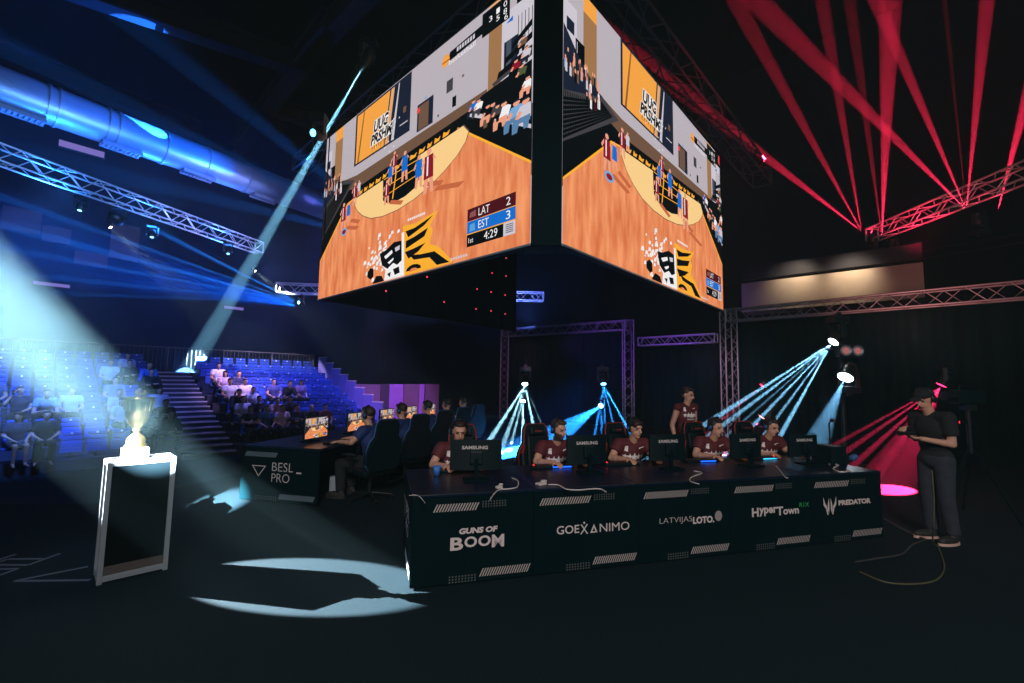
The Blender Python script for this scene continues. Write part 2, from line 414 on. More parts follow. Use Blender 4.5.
    for k in range(3): P([(.895 + k * .022, .665 + k * .04), (1, .69 + k * .05), (1, .715 + k * .05), (.90 + k * .022, .69 + k * .04)], black)
    P([(.80, .60), (.86, .555), (1, .42), (1, .405), (.86, .535), (.795, .59)], lgrey)
    def fig(u, v, h, c, c2):
        w = h * .26
        P([(u - w, v - h * .05), (u + w * .6, v - h * .05), (u + w, v + h * .38), (u + w * .5, v + h * .5), (u - w * .6, v + h * .5), (u - w, v + h * .3)], c)
        P([(u - w * 1.5, v - h * .1), (u + w * .5, v - h * .16), (u + w * .5, v + h * .06), (u - w * 1.3, v + h * .08)], c2)
        P([(u - w * 1.5, v - h * .42), (u - w * .9, v - h * .42), (u - w * .7, v), (u - w * 1.5, v)], c2 if c2 is not skin else skin)
        P([(u - w * .2, v - h * .40), (u + w * .3, v - h * .40), (u + w * .4, v - h * .05), (u - w * .3, v - h * .05)], c2)
        P([(u - w * 1.2, v + h * .12), (u - w * .7, v + h * .34), (u - w * .4, v + h * .26), (u - w * .8, v + h * .04)], skin)
        P([(u + w * .42 * math.cos(a), v + h * .60 + h * .12 * math.sin(a)) for a in [i_ * PI / 4 for i_ in range(8)]], skin)
        P([(u + w * .42 * math.cos(a), v + h * .66 + h * .09 * math.sin(a)) for a in [i_ * PI / 4 for i_ in range(5)]], navy)
    den = E('denim', 90, 130, 170)
    for (u, v, h, c, c2) in [(.818, .60, .06, blue, navy), (.836, .59, .06, white, dgrey), (.884, .53, .075, dgrey, brown), (.868, .54, .065, black, skin), (.920, .50, .085, white, skin), (.900, .52, .06, dgrey, black),
                             (.958, .47, .095, lblue, den), (.985, .455, .10, lgrey, den), (.972, .62, .06, E('olive', 80, 90, 60), black), (.985, .68, .055, lgrey, navy), (.955, .655, .055, red, black), (.99, .56, .06, white, skin), (.975, .73, .05, brown, black)]: fig(u, v, h, c, c2)
    # banner
    R(.232, .690, .552, .985, navy); P([(.242, .70), (.415, .70), (.44, .975), (.242, .975)], orange)
    P([(.252, .70), (.262, .70), (.29, .975), (.283, .975)], E('tan_line', 150, 95, 50)); P([(.42, .70), (.44, .70), (.465, .975), (.447, .975)], E('peach', 225, 170, 120))
    P([(.455, .70), (.47, .70), (.492, .975), (.487, .975)], lgrey); R(.50, .745, .54, .75, lgrey); R(.515, .80, .53, .83, brown)
    for (t, x, z, h, w) in [('UUG', .352, .805, .065, .085), ('PRSHM', .336, .742, .058, .125)]:
        T(t, x - .003, z - .004, white, h + .008, w + .006, bold=.016, shear=.2); T(t, x, z, black, h, w, bold=.004, shear=.2)
    for i in range(9): 
        x = .345 + i * .013; P([(x, .735), (x + .004, .735), (x + .001, .70 + rr.uniform(0, .02))], black)
    for i in range(26): 
        x = .40 + rr.gauss(0, .03) + .02; z = .76 + rr.gauss(0, .05); P([(x, z), (x + .006, z + .004), (x + .002, z + .012)], white)
    # door, clock, small boxes
    R(.588, .655, .66, .785, navy); R(.595, .66, .64, .775, brown); P([(.593 + .008 * math.cos(a), .757 + .014 * math.sin(a)) for a in [i * PI / 4 for i in range(8)]], E('signal_red', 235, 70, 70))
    R(.62, .79, .63, .80, lblue); R(.715, .745, .74, .80, dgrey); R(.74, .665, .755, .71, black); R(.775, .77, .783, .78, brown); R(.68, .665, .686, .675, black)
    # sponsor strip and scoreboard on the wall
    P([(.715, .885), (.86, .895), (.86, .935), (.725, .925)], black)
    P([(.708 + .016 * math.cos(a), .90 + .028 * math.sin(a)) for a in [i * PI / 6 for i in range(12)]], orange); P([(.694, .893), (.722, .893), (.722, .898), (.694, .898)], red)
    T('basketball', .722, .868, white, .022, .10); [P([(.752 + i * .010, .902), (.759 + i * .010, .903), (.759 + i * .010, .922), (.752 + i * .010, .921)], lgrey) for i in range(7)]
    R(.845, .875, .935, .975, black)
    for (t, x, z) in [('0', .915, .935), ('8', .915, .905), ('6', .918, .88), ('1', .892, .93), ('5', .892, .90), ('3', .868, .92)]: T(t, x, z, white, .022, .011)
    P([(.925, .86), (.945, .875), (.945, .855)], blue)
    # score overlay
    R(.810, .147, .963, .196, maro); R(.810, .098, .963, .145, blue); R(.810, .046, .928, .096, black); R(.928, .046, .963, .096, lgrey)
    R(.810, .094, .963, .098, yel); R(.86, .1445, .963, .147, yel)
    T('LAT', .848, .157, white, .030, .036); T('2', .935, .157, white, .030, .013); T('EST', .848, .107, white, .030, .034); T('3', .935, .106, white, .031, .013)
    T('4:29', .868, .056, white, .031, .042); T('1st', .816, .060, white, .020, .016); P([(.817, .16), (.84, .16), (.838, .185), (.82, .18)], E('crest', 140, 80, 80)); P([(.818, .105), (.838, .105), (.836, .135), (.82, .132)], E('sky', 90, 160, 220))
    for i in range(5): R(.935, .056 + i * .007, .957, .059 + i * .007, dgrey)
    # floor logo: splashed paint, black blobs, jagged yellow-edged letters
    for i in range(70):
        x = rr.gauss(.42, .035); z = rr.gauss(.10, .05) + .03; s_ = rr.uniform(.003, .010)
        P([(x - s_, z - s_), (x + s_, z - s_ * .6), (x + s_ * .8, z + s_ * 1.6), (x - s_ * .6, z + s_ * 1.2)], white)
    P([(.455, .0), (.46, .05), (.43, .10), (.50, .16), (.545, .17), (.55, .0)], white)
    P([(.425, .142), (.46, .15), (.50, .175), (.538, .168), (.543, .075), (.52, .06), (.50, .075), (.47, .055), (.44, .08)], black)
    P([(.45, .12), (.49, .14), (.495, .125), (.46, .105)], white); P([(.505, .145), (.53, .15), (.53, .13), (.51, .125)], lgrey); P([(.47, .085), (.50, .10), (.50, .09), (.48, .075)], white)
    P([(.358, .067), (.375, .085), (.393, .076), (.395, .038), (.38, .025), (.359, .041)], black); P([(.39, 0), (.41, .035), (.44, .03), (.455, 0)], black); P([(.50, .045), (.53, .05), (.535, .02), (.51, .015)], black); P([(.47, .03), (.49, .035), (.485, .01)], black)
    P([(.541, .235), (.60, .225), (.699, .243), (.667, .190), (.68, .165), (.671, .135), (.668, .108), (.705, .085), (.764, .005), (.75, 0), (.559, 0)], yel)
    for pts in ([(.556, .205), (.60, .205), (.679, .230), (.642, .200), (.57, .172)], [(.559, .158), (.60, .165), (.659, .183), (.644, .150), (.56, .122)], [(.557, .108), (.60, .112), (.650, .120), (.62, .092), (.575, .072)],
                [(.579, .088), (.63, .075), (.689, .070), (.75, .006), (.701, .008), (.669, .050), (.60, .06)]): P(pts, black)
    P([(.60 + .035 * math.cos(a), .015 + .025 * math.sin(a)) for a in [i * PI / 6 for i in range(7)]], black); P([(.60 + .02 * math.cos(a), .01 + .014 * math.sin(a)) for a in [i * PI / 6 for i in range(7)]], wood)
    P([(.537, .205), (.549, .205), (.558, .0), (.546, 0)], white)
    [P([(.565 + i * .009, .248), (.571 + i * .009, .248), (.571 + i * .009, .259), (.565 + i * .009, .259)], white) for i in range(9)]; [P([(.755 + i * .009, .010), (.761 + i * .009, .010), (.761 + i * .009, .020), (.755 + i * .009, .020)], lgrey) for i in range(7)]
    return mb.mesh('screen')
SCREEN = screen_mesh()

# ------------------------------------------------------------------ jumbotron
JA = gy(530.7, 243.3, 6.2); JB = gz(318.4, 299.5, JA.z); JC = gz(561.5, 243.5, JA.z); JD = gz(722.8, 310, JA.z)
JH = 4.15; JZ = JA.z
JL = (JA - JB).length; JR = (JD - JC).length
jroot = empty('jumbotron', V((0.3, 10.5, JZ)), label='huge hanging black video cube with two bright screens showing a basketball game', cat='video cube')
def jlocal(p): return V(p) - jroot.location
def scr(p, q, name='screen'):
    d = q - p; o = bpy.data.objects.new(name, SCREEN); COL.objects.link(o); o.parent = jroot
    o.location = jlocal(p); o.rotation_euler.z = math.atan2(d.y, d.x); o.scale = (d.length, 6, JH); return o
tag(scr(JB, JA), 'left screen with a score overlay near the corner pillar'); tag(scr(JC, JD), 'right screen turned towards the red lights')
def panel(p, q, th, z0, z1, name, m=M_blackp):
    p = V((p.x, p.y, 0)); q = V((q.x, q.y, 0)); d = q - p; a = math.atan2(d.y, d.x)
    mb = MB(); T = Matrix.Translation(jlocal(V((p.x, p.y, 0)))) @ Matrix.Rotation(a, 4, 'Z')
    mb.box((d.length / 2, th / 2 + .01, (z0 + z1) / 2), (d.length, th, z1 - z0), m, T)
    n = int(d.length / .9)
    for i in range(n + 1): mb.box((d.length * i / n, th + .03, (z0 + z1) / 2), (.05, .05, z1 - z0 - .02), m, T)
    return mb.build(name, jroot)
panel(JB, JA, .12, JZ - .03, JZ + JH + .03, 'screen_housing'); panel(JC, JD, .12, JZ - .03, JZ + JH + .03, 'screen_housing')
JF = gz(512, 331, JZ)                                                # far corner of the rear leaf
e = panel(JF, JB, .12, JZ - .02, JZ + JH, 'rear_housing')
mb = MB(); pl = [jlocal(JA), jlocal(JC), jlocal(JC + V((.05, .45, 0))), jlocal(JA + V((-.1, .45, 0)))]
mb.add([(p.x, p.y, -.02) for p in pl] + [(p.x, p.y, JH + .1) for p in pl], [(0, 1, 2, 3), (7, 6, 5, 4), (0, 4, 5, 1), (1, 5, 6, 2), (2, 6, 7, 3), (3, 7, 4, 0)], M_blackp)
mb.build('corner_pillar', jroot)
mb = MB()
for (p, q) in ((JB, JA), (JC, JD)):
    d = (q - p).normalized(); nn = V((d.y, -d.x, 0))
    mb.tube(jlocal(p) + nn * .02 - V((0, 0, .02)), jlocal(q) + nn * .02 - V((0, 0, .02)), .018, M_alu, n=6)
mb.build('edge_trim', jroot)
# small red status lights on the inside of the rear leaf
dF = (JB - JF); dF.z = 0; nF = V((dF.y, -dF.x, 0)).normalized()
if nF.y > 0: nF = -nF
for (px, py) in [(386, 291), (427, 277), (462, 265), (444, 302), (492, 273), (506, 258), (506, 276), (477, 289), (491, 292), (505, 295), (476, 309), (491, 311), (505, 314)]:
    d = ray(px, py); t = (JB + nF * .13 - _C).dot(nF) / d.dot(nF); p = _C + d * t
    b = MB(); b.ell((0, 0, 0), (.026, .026, .026), emis('status_red', rgb(255, 70, 90), 1.6), nu=8, nv=6); b.build('status_light', jroot, jlocal(p))

# ------------------------------------------------------------------ trusses
def truss_mb(p, q, w, m=M_truss, r=.025, step=None, tri=False):
    p, q = V(p), V(q); d = (q - p); L = d.length; d.normalize()
    up = V((0, 0, 1)) if abs(d.z) < .9 else V((0, 1, 0))
    a = d.cross(up).normalized(); b = a.cross(d).normalized(); h = w / 2
    cs = [a * h + b * h, -a * h + b * h, -a * h - b * h, a * h - b * h]
    mb = MB(); step = step or w * 1.0; n = max(1, round(L / step))
    for c in cs: mb.tube(p + c, q + c, r, m, n=6)
    for i in range(n):
        s0 = p + d * (L * i / n); s1 = p + d * (L * (i + 1) / n)
        for k in range(4):
            c0, c1 = cs[k], cs[(k + 1) % 4]
            if i % 2: c0, c1 = c1, c0
            mb.tube(s0 + c0, s1 + c1, r * .5, m, n=4, caps=False)
    for s0 in (p, q):
        for k in range(4): mb.tube(s0 + cs[k], s0 + cs[(k + 1) % 4], r, m, n=6)
    return mb
def truss(p, q, w, label, **k): return tag(truss_mb(p, q, w, **k).build('lighting_truss'), label, 'truss')
LT0, LT1 = gz(-60, 133, 7.0), gz(259, 248, 7.0)
truss(LT0, LT1, .42, 'long blue-lit aluminium truss hanging over the left seats', r=.03)
truss(gz(278, 288, 5.7), gz(350, 291, 5.7), .42, 'short blue-lit truss just left of the video cube', r=.03)
truss(gz(505, 296, 6.0), gz(543, 297, 6.0), .42, 'small blue truss seen under the video cube', r=.03)
RT0, RT1 = gz(872, 235, 7.0), gz(1090, 146, 7.0)
truss(RT0, RT1, .42, 'red-lit aluminium truss high at the right', r=.03)
truss(gz(300, 166, 9.2), gz(520, -14, 9.2), .5, 'dark truss along the top of the left screen', m=mat('dim_truss', (.12, .13, .16, 1), .5, metal=.3), r=.03, step=.8)
truss(gz(592, -30, 9.2), gz(762, 178, 9.2), .6, 'faintly red truss above the right screen', m=mat('dim_truss', (.12, .13, .16, 1), .5, metal=.3), r=.03, step=.8)
# goal post trusses at the back of the stage
GA, GB = gz(505, 333, 3.9), gz(628, 325, 3.9)
gt = empty('goal_post_truss', V((GA.x, GA.y, 0)), label='purple-lit goal post truss behind the white and blue beam lights', cat='truss')
def gl(p): return V(p) - gt.location
truss_mb(gl(GA), gl(GB), .34, m=M_trussd, r=.024).build('crossbar', gt)
for p in (GA, GB): truss_mb(gl((p.x, p.y, 0.02)), gl((p.x, p.y, p.z + .17)), .34, m=M_trussd, r=.024).build('upright', gt)
RA, RB = gz(728, 316, 3.85), gz(1060, 287, 3.85)
ht = empty('goal_post_truss', V((RA.x, RA.y, 0)), label='large goal post truss with red-lit crossbar above the cameraman', cat='truss')
def hl(p): return V(p) - ht.location
truss_mb(hl(RA), hl(RB), .36, m=M_trussd, r=.024).build('crossbar', ht)
for p in (RA, RB): truss_mb(hl((p.x, p.y, 0.02)), hl((p.x, p.y, p.z + .18)), .36, m=M_trussd, r=.024).build('upright', ht)
truss(gz(640, 342, 3.3), gz(716, 338, 3.3), .3, 'low crossbar truss between the two goal posts', r=.024)

# drapes
def drape(p, q, z0, z1, label, amp=.07, wl=.45, ref=None):
    p = V((p.x, p.y, 0)); q = V((q.x, q.y, 0)); d = q - p; L = d.length; d.normalize(); nn = V((d.y, -d.x, 0))
    n = int(L / wl * 8); vs = []
    for th in (0, .012):
        for i in range(n + 1):
            s = L * i / n; o = amp * math.sin(2 * PI * s / wl) + amp * .4 * math.sin(2 * PI * s / wl * .37 + 1)
            for z, k in ((z0, 1.25), ((z0 + z1) / 2, 1), (z1, .5)): vs.append(p + d * s + nn * (o * k - th) + V((0, 0, z)))
    B = (n + 1) * 3
    fs = []
    for i in range(n):
        for k in range(2):
            a = i * 3 + k; fs.append((a, a + 3, a + 4, a + 1)); fs.append((B + a, B + a + 1, B + a + 4, B + a + 3))
    for i in range(n):
        for k in (0, 2): a = i * 3 + k; fs.append((a, a + 3, B + a + 3, B + a))
    mb = MB(); mb.add(vs, fs, M_drape, smooth=True)
    return tag(mb.build('stage_drape'), label, 'curtain')
back = V((.25, .97, 0)) * .5
drape(GA + back, GB + back, 0.01, 3.7, 'black drape hanging inside the purple-lit goal post truss')
drape(gz(641, 343, 3.3) + back, gz(717, 339, 3.3) + back, 0.01, 3.1, 'black drape under the low crossbar truss')
bk2 = V((.62, .78, 0)) * .45
drape(RA + bk2, RB + bk2, 0.01, 3.7, 'black drape filling the large goal post behind the cameraman')

# beige soffit lit from above, rail pipes
SA, SB = gy(742, 307, 17.0), gy(925, 296, 13.6)
mb = MB(); d = V((SB.x - SA.x, SB.y - SA.y, 0)); Ls = d.length; ang = math.atan2(d.y, d.x)
T = Matrix.Translation((SA.x, SA.y, 0)) @ Matrix.Rotation(ang, 4, 'Z')
mb.box((Ls / 2, .5, SA.z + .35), (Ls, 1.0, 1.1), M_soffit, T); mb.box((Ls / 2, .3, SA.z + 1.3), (Ls, .3, .5), M_girder, T)
struct('trim_20', mb)
for k, (a, b, z) in enumerate([((700, 290), (1090, 222), 7.4), ((700, 296), (1090, 232), 7.2)]):
    mb = MB(); mb.tube(gz(*a, z), gz(*b, z), .05, M_girder, n=8)
    tag(mb.build('ceiling_pipe'), ['upper thin metal pipe under the ceiling at the right', 'lower thin metal pipe under the ceiling at the right'][k], 'pipe')

# ventilation duct
D0, D1 = gz(-110, 46, 9.0), gz(338, 212, 9.0)
dd = (D1 - D0); dL = dd.length; DT = Matrix.Translation(D0) @ dd.to_track_quat('X', 'Z').to_matrix().to_4x4()
duct = empty('ventilation_duct', D0, label='thick round metal air duct with seams under the ceiling at the left', cat='duct')
DTl = Matrix.Translation(-D0) @ DT
mb = MB(); mb.tube((0, 0, 0), (dL, 0, 0), .52, M_duct, n=32, T=DTl); mb.build('duct_pipe', duct)
def along_duct(px):
    best = min(range(400), key=lambda i: abs(project(D0 + dd * (i / 400))[0] - px)); return best / 400 * dL
for px in (-30, 46, 56, 106, 116, 163, 205, 245, 285):
    mb = MB(); x = along_duct(px); mb.tube((x - .03, 0, 0), (x + .03, 0, 0), .55, M_duct, n=32, T=DTl); mb.build('duct_seam', duct)
for (px) in (22, 122, 198, 264):
    mb = MB(); x = along_duct(px); w = .95
    mb.box((x, -.1, -.55), (w, .36, .06), M_duct, DTl)
    for i in range(9): mb.box((x - w / 2 + w * (i + .5) / 9, -.1, -.60), (.03, .30, .04), M_duct, DTl)
    for s_ in (-1, 1): mb.box((x, -.1 + s_ * .17, -.60), (w, .03, .06), M_duct, DTl)
    mb.build('air_grille', duct)

# ------------------------------------------------------------------ team desks
DA = V((-.789, 3.784, 0)); DB = V((4.22, 5.25, 0)); DE = (DB - DA).normalized(); DN = V((-DE.y, DE.x, 0)); DYAW = math.atan2(DE.y, DE.x)
UL = (DB - DA).length / 5
def on_desk(px, py):
    d = ray(px, py); t = (DA - _C).dot(DN) / d.dot(DN); p = _C + d * t; return (p - DA).dot(DE), p.z
def hatch(mb, x0, x1, z0, z1, m, n=26, y=-.0035, slant=.03, w=.55):
    st = (x1 - x0) / n; h = z1 - z0
    for i in range(n):
        a = x0 + st * i; mb.box  # slanted bars, one prism each
        mb.poly([(a, z0), (a + st * w, z0), (a + st * w + slant, z1), (a + slant, z1)], m, y)
def dots(mb, x0, x1, z0, z1, m, nx=12, nz=4, y=-.0035):
    for i in range(nx):
        for j in range(nz):
            a = x0 + (x1 - x0) * (i + .2) / nx; b = z0 + (z1 - z0) * (j + .2) / nz; s_ = min((x1 - x0) / nx, (z1 - z0) / nz) * .55
            mb.poly([(a, b), (a + s_, b), (a + s_, b + s_), (a, b + s_)], m, y)
DESKNAMES = ['lettered GUNS OF BOOM', 'lettered GOEXANIMO', 'lettered LATVIJASLOTO', 'lettered HyperTown', 'lettered PREDATOR']
def T_on(mb, txt, x0, yb, x1, h, m, **k):
    """lettering between two pixel columns on the desk fronts, baseline pixel yb"""
    a, z = on_desk(x0, yb); b, _ = on_desk(x1, yb); add_text(mb, txt, a - cur[0], z, .1, m, y=-.004, h=h, width=b - a, extrude=.0006, **k)
cur = [0]
for k in range(5):
    cur[0] = UL * k
    d = empty('team_desk', DA + DE * (UL * k), DYAW, label='black team desk with front panel ' + DESKNAMES[k], cat='desk', group='desks of the maroon team')
    b = MB(); b.bbox((UL / 2, .012, .37), (UL - .004, .024, .705), M_blackp, .003); fp = b.build('front_panel', d)
    b = MB(); b.bbox((UL / 2, .55, .733), (UL - .003, 1.12, .026), M_deskblue, .006); b.build('tabletop', d)
    for x in (.03, UL - .03):
        b = MB()
        if not (k == 0 and x < .1): b.box((x, .98, .36), (.05, .05, .72), M_blackm); b.build('leg', d)
    b = MB(); x0 = .17 if k == 0 else .055
    hatch(b, x0, .54, .60, .662, M_hatch, 16 if k == 0 else 20, w=.5); b.build('hatch_print', fp)
    b = MB(); hatch(b, .57, 1.005, .055, .12, M_hatch, 20, w=.5); b.build('hatch_print', fp)
    b = MB(); dots(b, .58, .80, .615, .675, M_dotp, 9, 3); b.build('dotted_print', fp)
    b = MB(); dots(b, .31, .55, .02, .085, M_dotp, 9, 3); b.build('dotted_print', fp)
    b = MB()
    if k == 0:
        T_on(b, 'GUNS OF', 459, 534.3, 497.4, .048, M_white, bold=.005, shear=.12); 
        a, z = on_desk(450, 551); c, _ = on_desk(505, 548); z -= .005
        for i, ch in enumerate('BOOM'):
            w_ = (c - a) / 4.2; xx = a + (i * 1.05) * w_; o_ = .016 if i in (0, 3) else 0
            add_text(b, ch, xx, z + .022 - o_, .1, M_white, y=-.004, h=.088 + o_, width=w_ * .96, bold=.003)
    if k == 1:
        T_on(b, 'GOE', 556.5, 534.6, 579, .072, M_white, bold=.001); T_on(b, 'X', 580, 534.2, 588, .085, M_white)
        a, z = on_desk(590, 532.8); c, _ = on_desk(597.5, 532.8); a -= UL; c -= UL
        b.prism([(a, z), (c, z), (c - .008, z + .012), (a + .02, z + .012), ((a + c) / 2, z + .048), (c - .016, z), (c, z), ((a + c) / 2, z + .075)], .001, M_white, T=Matrix.Translation((0, -.004, 0)))
        T_on(b, 'NIMO', 599.5, 532, 629.2, .075, M_white)
        a, z = on_desk(584, 524); b.poly([(a - UL - .012, z + .012), (a - UL, z), (a - UL + .012, z + .012), (a - UL, z + .024)], M_white, -.004)
    if k == 2:
        T_on(b, 'LATVIJAS', 659.5, 525.5, 692, .066, M_white, bold=-.002); T_on(b, 'LOTO.', 692.8, 524, 714, .066, M_white, bold=.004)
        a, z = on_desk(718.2, 515.7); a -= UL * 2; b.poly([(a + .043 * math.cos(i * PI / 10), z + .05 * math.sin(i * PI / 10)) for i in range(20)], mat('grey_disc_print', (.3, .28, .27, 1), .6), -.004)
    if k == 3:
        T_on(b, 'H', 751.8, 517, 758.5, .088, M_white, bold=.003); T_on(b, 'yper', 759, 516.5, 777, .085, M_white, bold=.003)
        T_on(b, 'T', 776.5, 515.5, 783, .088, M_white, bold=.003); T_on(b, 'own', 783, 514.6, 798.7, .055, M_white, bold=.003)
    if k == 4:
        a, z = on_desk(823.6, 514.5); c, _ = on_desk(836.5, 514.5); a -= UL * 4; c -= UL * 4; m_ = (a + c) / 2; W_ = (c - a) / 2; h_ = .195; z -= .01
        for s_ in (-1, 1):
            def q(u, v): return (m_ + s_ * u * W_, z + v * h_)
            for pts in ([(1, 1), (.98, .55), (.62, .32), (.42, .45), (.72, .62)], [(.42, .42), (.62, .28), (.42, .0), (.28, .05)], [(.12, .92), (.34, .60), (.36, .30), (.20, .10), (.10, .35)]):
                pp = [q(*t_) for t_ in pts]
                b.poly(pp if s_ < 0 else pp[::-1], M_white, -.004)
        T_on(b, 'PREDATOR', 838.3, 505.5, 870.7, .056, M_white, bold=.005)
    b.build('sponsor_lettering', fp)
    if k == 3:
        b = MB(); T_on(b, 'RIX', 799.2, 507.0, 808.8, .045, M_green, spacing=1.25); tag(b.build('green_lettering', fp), 'small green lettering')
    if k == 0:                                     # closed end with the league logo
        b = MB(); b.bbox((.012, .55, .37), (.024, 1.08, .705), M_blackp, .003); sp = b.build('side_panel', d)
        TS = Matrix.Rotation(-PI / 2, 4, 'Z')      # panel xz plane turned to face -x ; local x runs towards the viewer
        b = MB(); TT = Matrix.Translation((-.002, 1.08, 0)) @ TS
        def tri(c, s_, w_, T, m, mb):
            o = [(c[0] - s_, c[1] + s_ * .55), (c[0] + s_, c[1] + s_ * .55), (c[0], c[1] - s_ * .75)]
            i_ = [(c[0] + (x - c[0]) * w_, c[1] + .01 + (z - c[1] - .01) * w_) for x, z in o]
            for a in range(3): mb.poly([o[a], i_[a], i_[(a + 1) % 3], o[(a + 1) % 3]], m, 0, T)
        tri((.22, .44), .15, .76, TT, M_white, b)
        add_text(b, 'BESL', .42, .44, .1, M_white, T=TT, h=.11, width=.42, bold=.002); add_text(b, 'PRO', .42, .29, .1, M_white, T=TT, h=.11, width=.34, bold=.002)
        b.build('league_logo', sp)
        b = MB(); b.poly([(.45, .06), (1.02, .06), (1.02, .13), (.45, .13)], mat('pale_stripe', (.5, .55, .6, 1), .5), 0, TT); b.build('pale_stripe', sp)

# left team's desk
LYAW = math.radians(90 - 13)                       # long axis 13 degrees right of the view axis
LA = V((-2.52, 6.10, 0)); LX = V((math.sin(math.radians(13)), math.cos(math.radians(13)), 0)); LL = V((-LX.y, LX.x, 0))
# end panel seen by the camera: from LA towards the left
LW = 1.22
LEND = (gz(243, 498) - LA); LEND.z = 0; LEND.normalize()
for k in range(5):
    o_ = LA + LX * (1.1 * k)
    d = empty('team_desk', o_, math.atan2(-LL.y, -LL.x), label='black desk of the blue team, ' + ['nearest the camera, with the BESL PRO end panel', 'second from the end panel', 'third from the end panel', 'fourth from the end panel', 'farthest from the camera'][k], cat='desk', group='desks of the blue team')
    # local x: from the outer (audience) side to the players' side; local y: away from camera ; origin at player-side near corner
    b = MB(); b.bbox((-LW / 2, .55, .733), (LW, 1.095, .026), M_deskblue, .006); b.build('tabletop', d)
    b = MB(); b.bbox((-LW + .015, .55, .37), (.03, 1.09, .70), M_blackp, .003); b.build('front_panel', d)
    b = MB(); b.box((-.06, 1.05, .36), (.05, .05, .72), M_blackm); b.build('leg', d)
    if k == 0:
        b = MB(); b.bbox((-LW / 2, .012, .37), (LW, .024, .705), M_blackp, .003); ep = b.build('end_panel', d)
        lw = mat('bluish_band_print', (.13, .18, .22, 1), .6)
        b = MB(); tri((-LW + .29, .42), .115, .78, Matrix.Translation((0, -.004, 0)), M_white, b)
        add_text(b, 'BESL', -LW + .50, .42, .1, M_white, y=-.004, h=.115, width=.33, bold=-.001); b.poly([(-.34, .405), (-.26, .405), (-.26, .425), (-.34, .425)], M_white, -.004)
        add_text(b, 'PRO', -LW + .50, .275, .1, M_white, y=-.004, h=.115, width=.28, bold=-.001); b.build('league_logo', ep)
        b = MB(); hatch(b, -LW + .05, -LW + .55, .60, .665, lw, 26, w=.8); b.build('hatch_print', ep); b = MB(); hatch(b, -.60, -.06, .055, .125, lw, 26, w=.8); b.build('hatch_print', ep)
        b = MB(); dots(b, -LW + .25, -.62, .03, .09, M_dotp, 12, 3); b.build('dotted_print', ep)

# ------------------------------------------------------------------ things on the desks
BRAND = 'SAMSUNG'
def make_monitor(loc, yaw, label, picture=False, w=.54, h=.315, group='monitors', base=.085):
    """monitor standing at loc; its back faces local -y, its screen +y (or -y when picture)"""
    root = empty('computer_monitor', loc, yaw, label, 'monitor', group)
    zc = base + h / 2
    b = MB(); n = 10; cur_ = .03; sg = -1 if picture else 1
    vs = []
    for i in range(n + 1):
        x = -w / 2 + w * i / n; y = sg * (cur_ * (2 * x / w) ** 2)
        vs += [(x, y, zc - h / 2), (x, y, zc + h / 2), (x, y - sg * .028, zc + h / 2), (x, y - sg * .028, zc - h / 2)]
    fs = [(4 * i + a, 4 * i + (a + 1) % 4, 4 * i + 4 + (a + 1) % 4, 4 * i + 4 + a) for i in range(n) for a in range(4)] + [(0, 1, 2, 3), (4 * n + 3, 4 * n + 2, 4 * n + 1, 4 * n)]
    b.add(vs, fs, M_black); hs = b.build('housing', root)
    b = MB(); b.bbox((0, -sg * .045, zc - .02), (.12, .04, .12), M_black, .01); b.box((0, -sg * .06, .10), (.035, .025, .20), M_blackp)
    b.bbox((0, -sg * .06, .008), (.24, .18, .016), M_blackp, .006); b.build('stand', root)
    if picture:
        o = bpy.data.objects.new('screen', SCREEN_SMALL); COL.objects.link(o); o.parent = root; o.location = (-w / 2 + .012, -.034, zc - h / 2 + .012); o.scale = (w - .024, 1, h - .024)
    else:
        b = MB(); b.box((0, .032, zc), (w - .06, .002, h - .03), emis('monitor_glow', rgb(200, 150, 120), .7)); b.build('screen', root)
        b = MB(); add_text(b, BRAND, .01 - .15, zc + .055, .1, mat('pale_brand_lettering', (.6, .56, .55, 1), .5), y=-.0305, h=.034, width=.25, bold=.003); b.build('brand_lettering', hs)
    return root
# a flat copy of the game picture for the small screens
SCREEN_SMALL = SCREEN.copy()
for v in SCREEN_SMALL.vertices: v.co.y *= .6
MAIN = [(476, .52, -8, .50), (587, .60, 2, .46), (668, .62, 0, .46), (747, .60, 4, .46), (804, .55, 0, .44)]
for k, (px, off, dy, w) in enumerate(MAIN):
    O = DA + DN * off; d = ray(px, 460); t = (O - _C).dot(DN) / d.dot(DN); p = _C + d * t
    make_monitor((p.x, p.y, .746), DYAW + math.radians(dy), 'black curved monitor seen from behind, ' + ['at the left end of the front desk row', 'between the bearded player and the long-haired player', 'in front of the standing man', 'at the player in the pale beams', 'at the right end of the front desk row'][k], w=w, h=[.285, .30, .29, .28, .26][k])
for k in range(5):
    p = LA + LX * (.58 + 1.06 * k) + LL * .52
    make_monitor((p.x, p.y, .746), LYAW - math.radians(0), 'monitor showing the game on the left desk row, ' + ['nearest the camera', 'second from the camera', 'third from the camera', 'fourth from the camera', 'farthest from the camera'][k], picture=True, w=.53, h=.31, base=.055, group='lit monitors of the blue team')

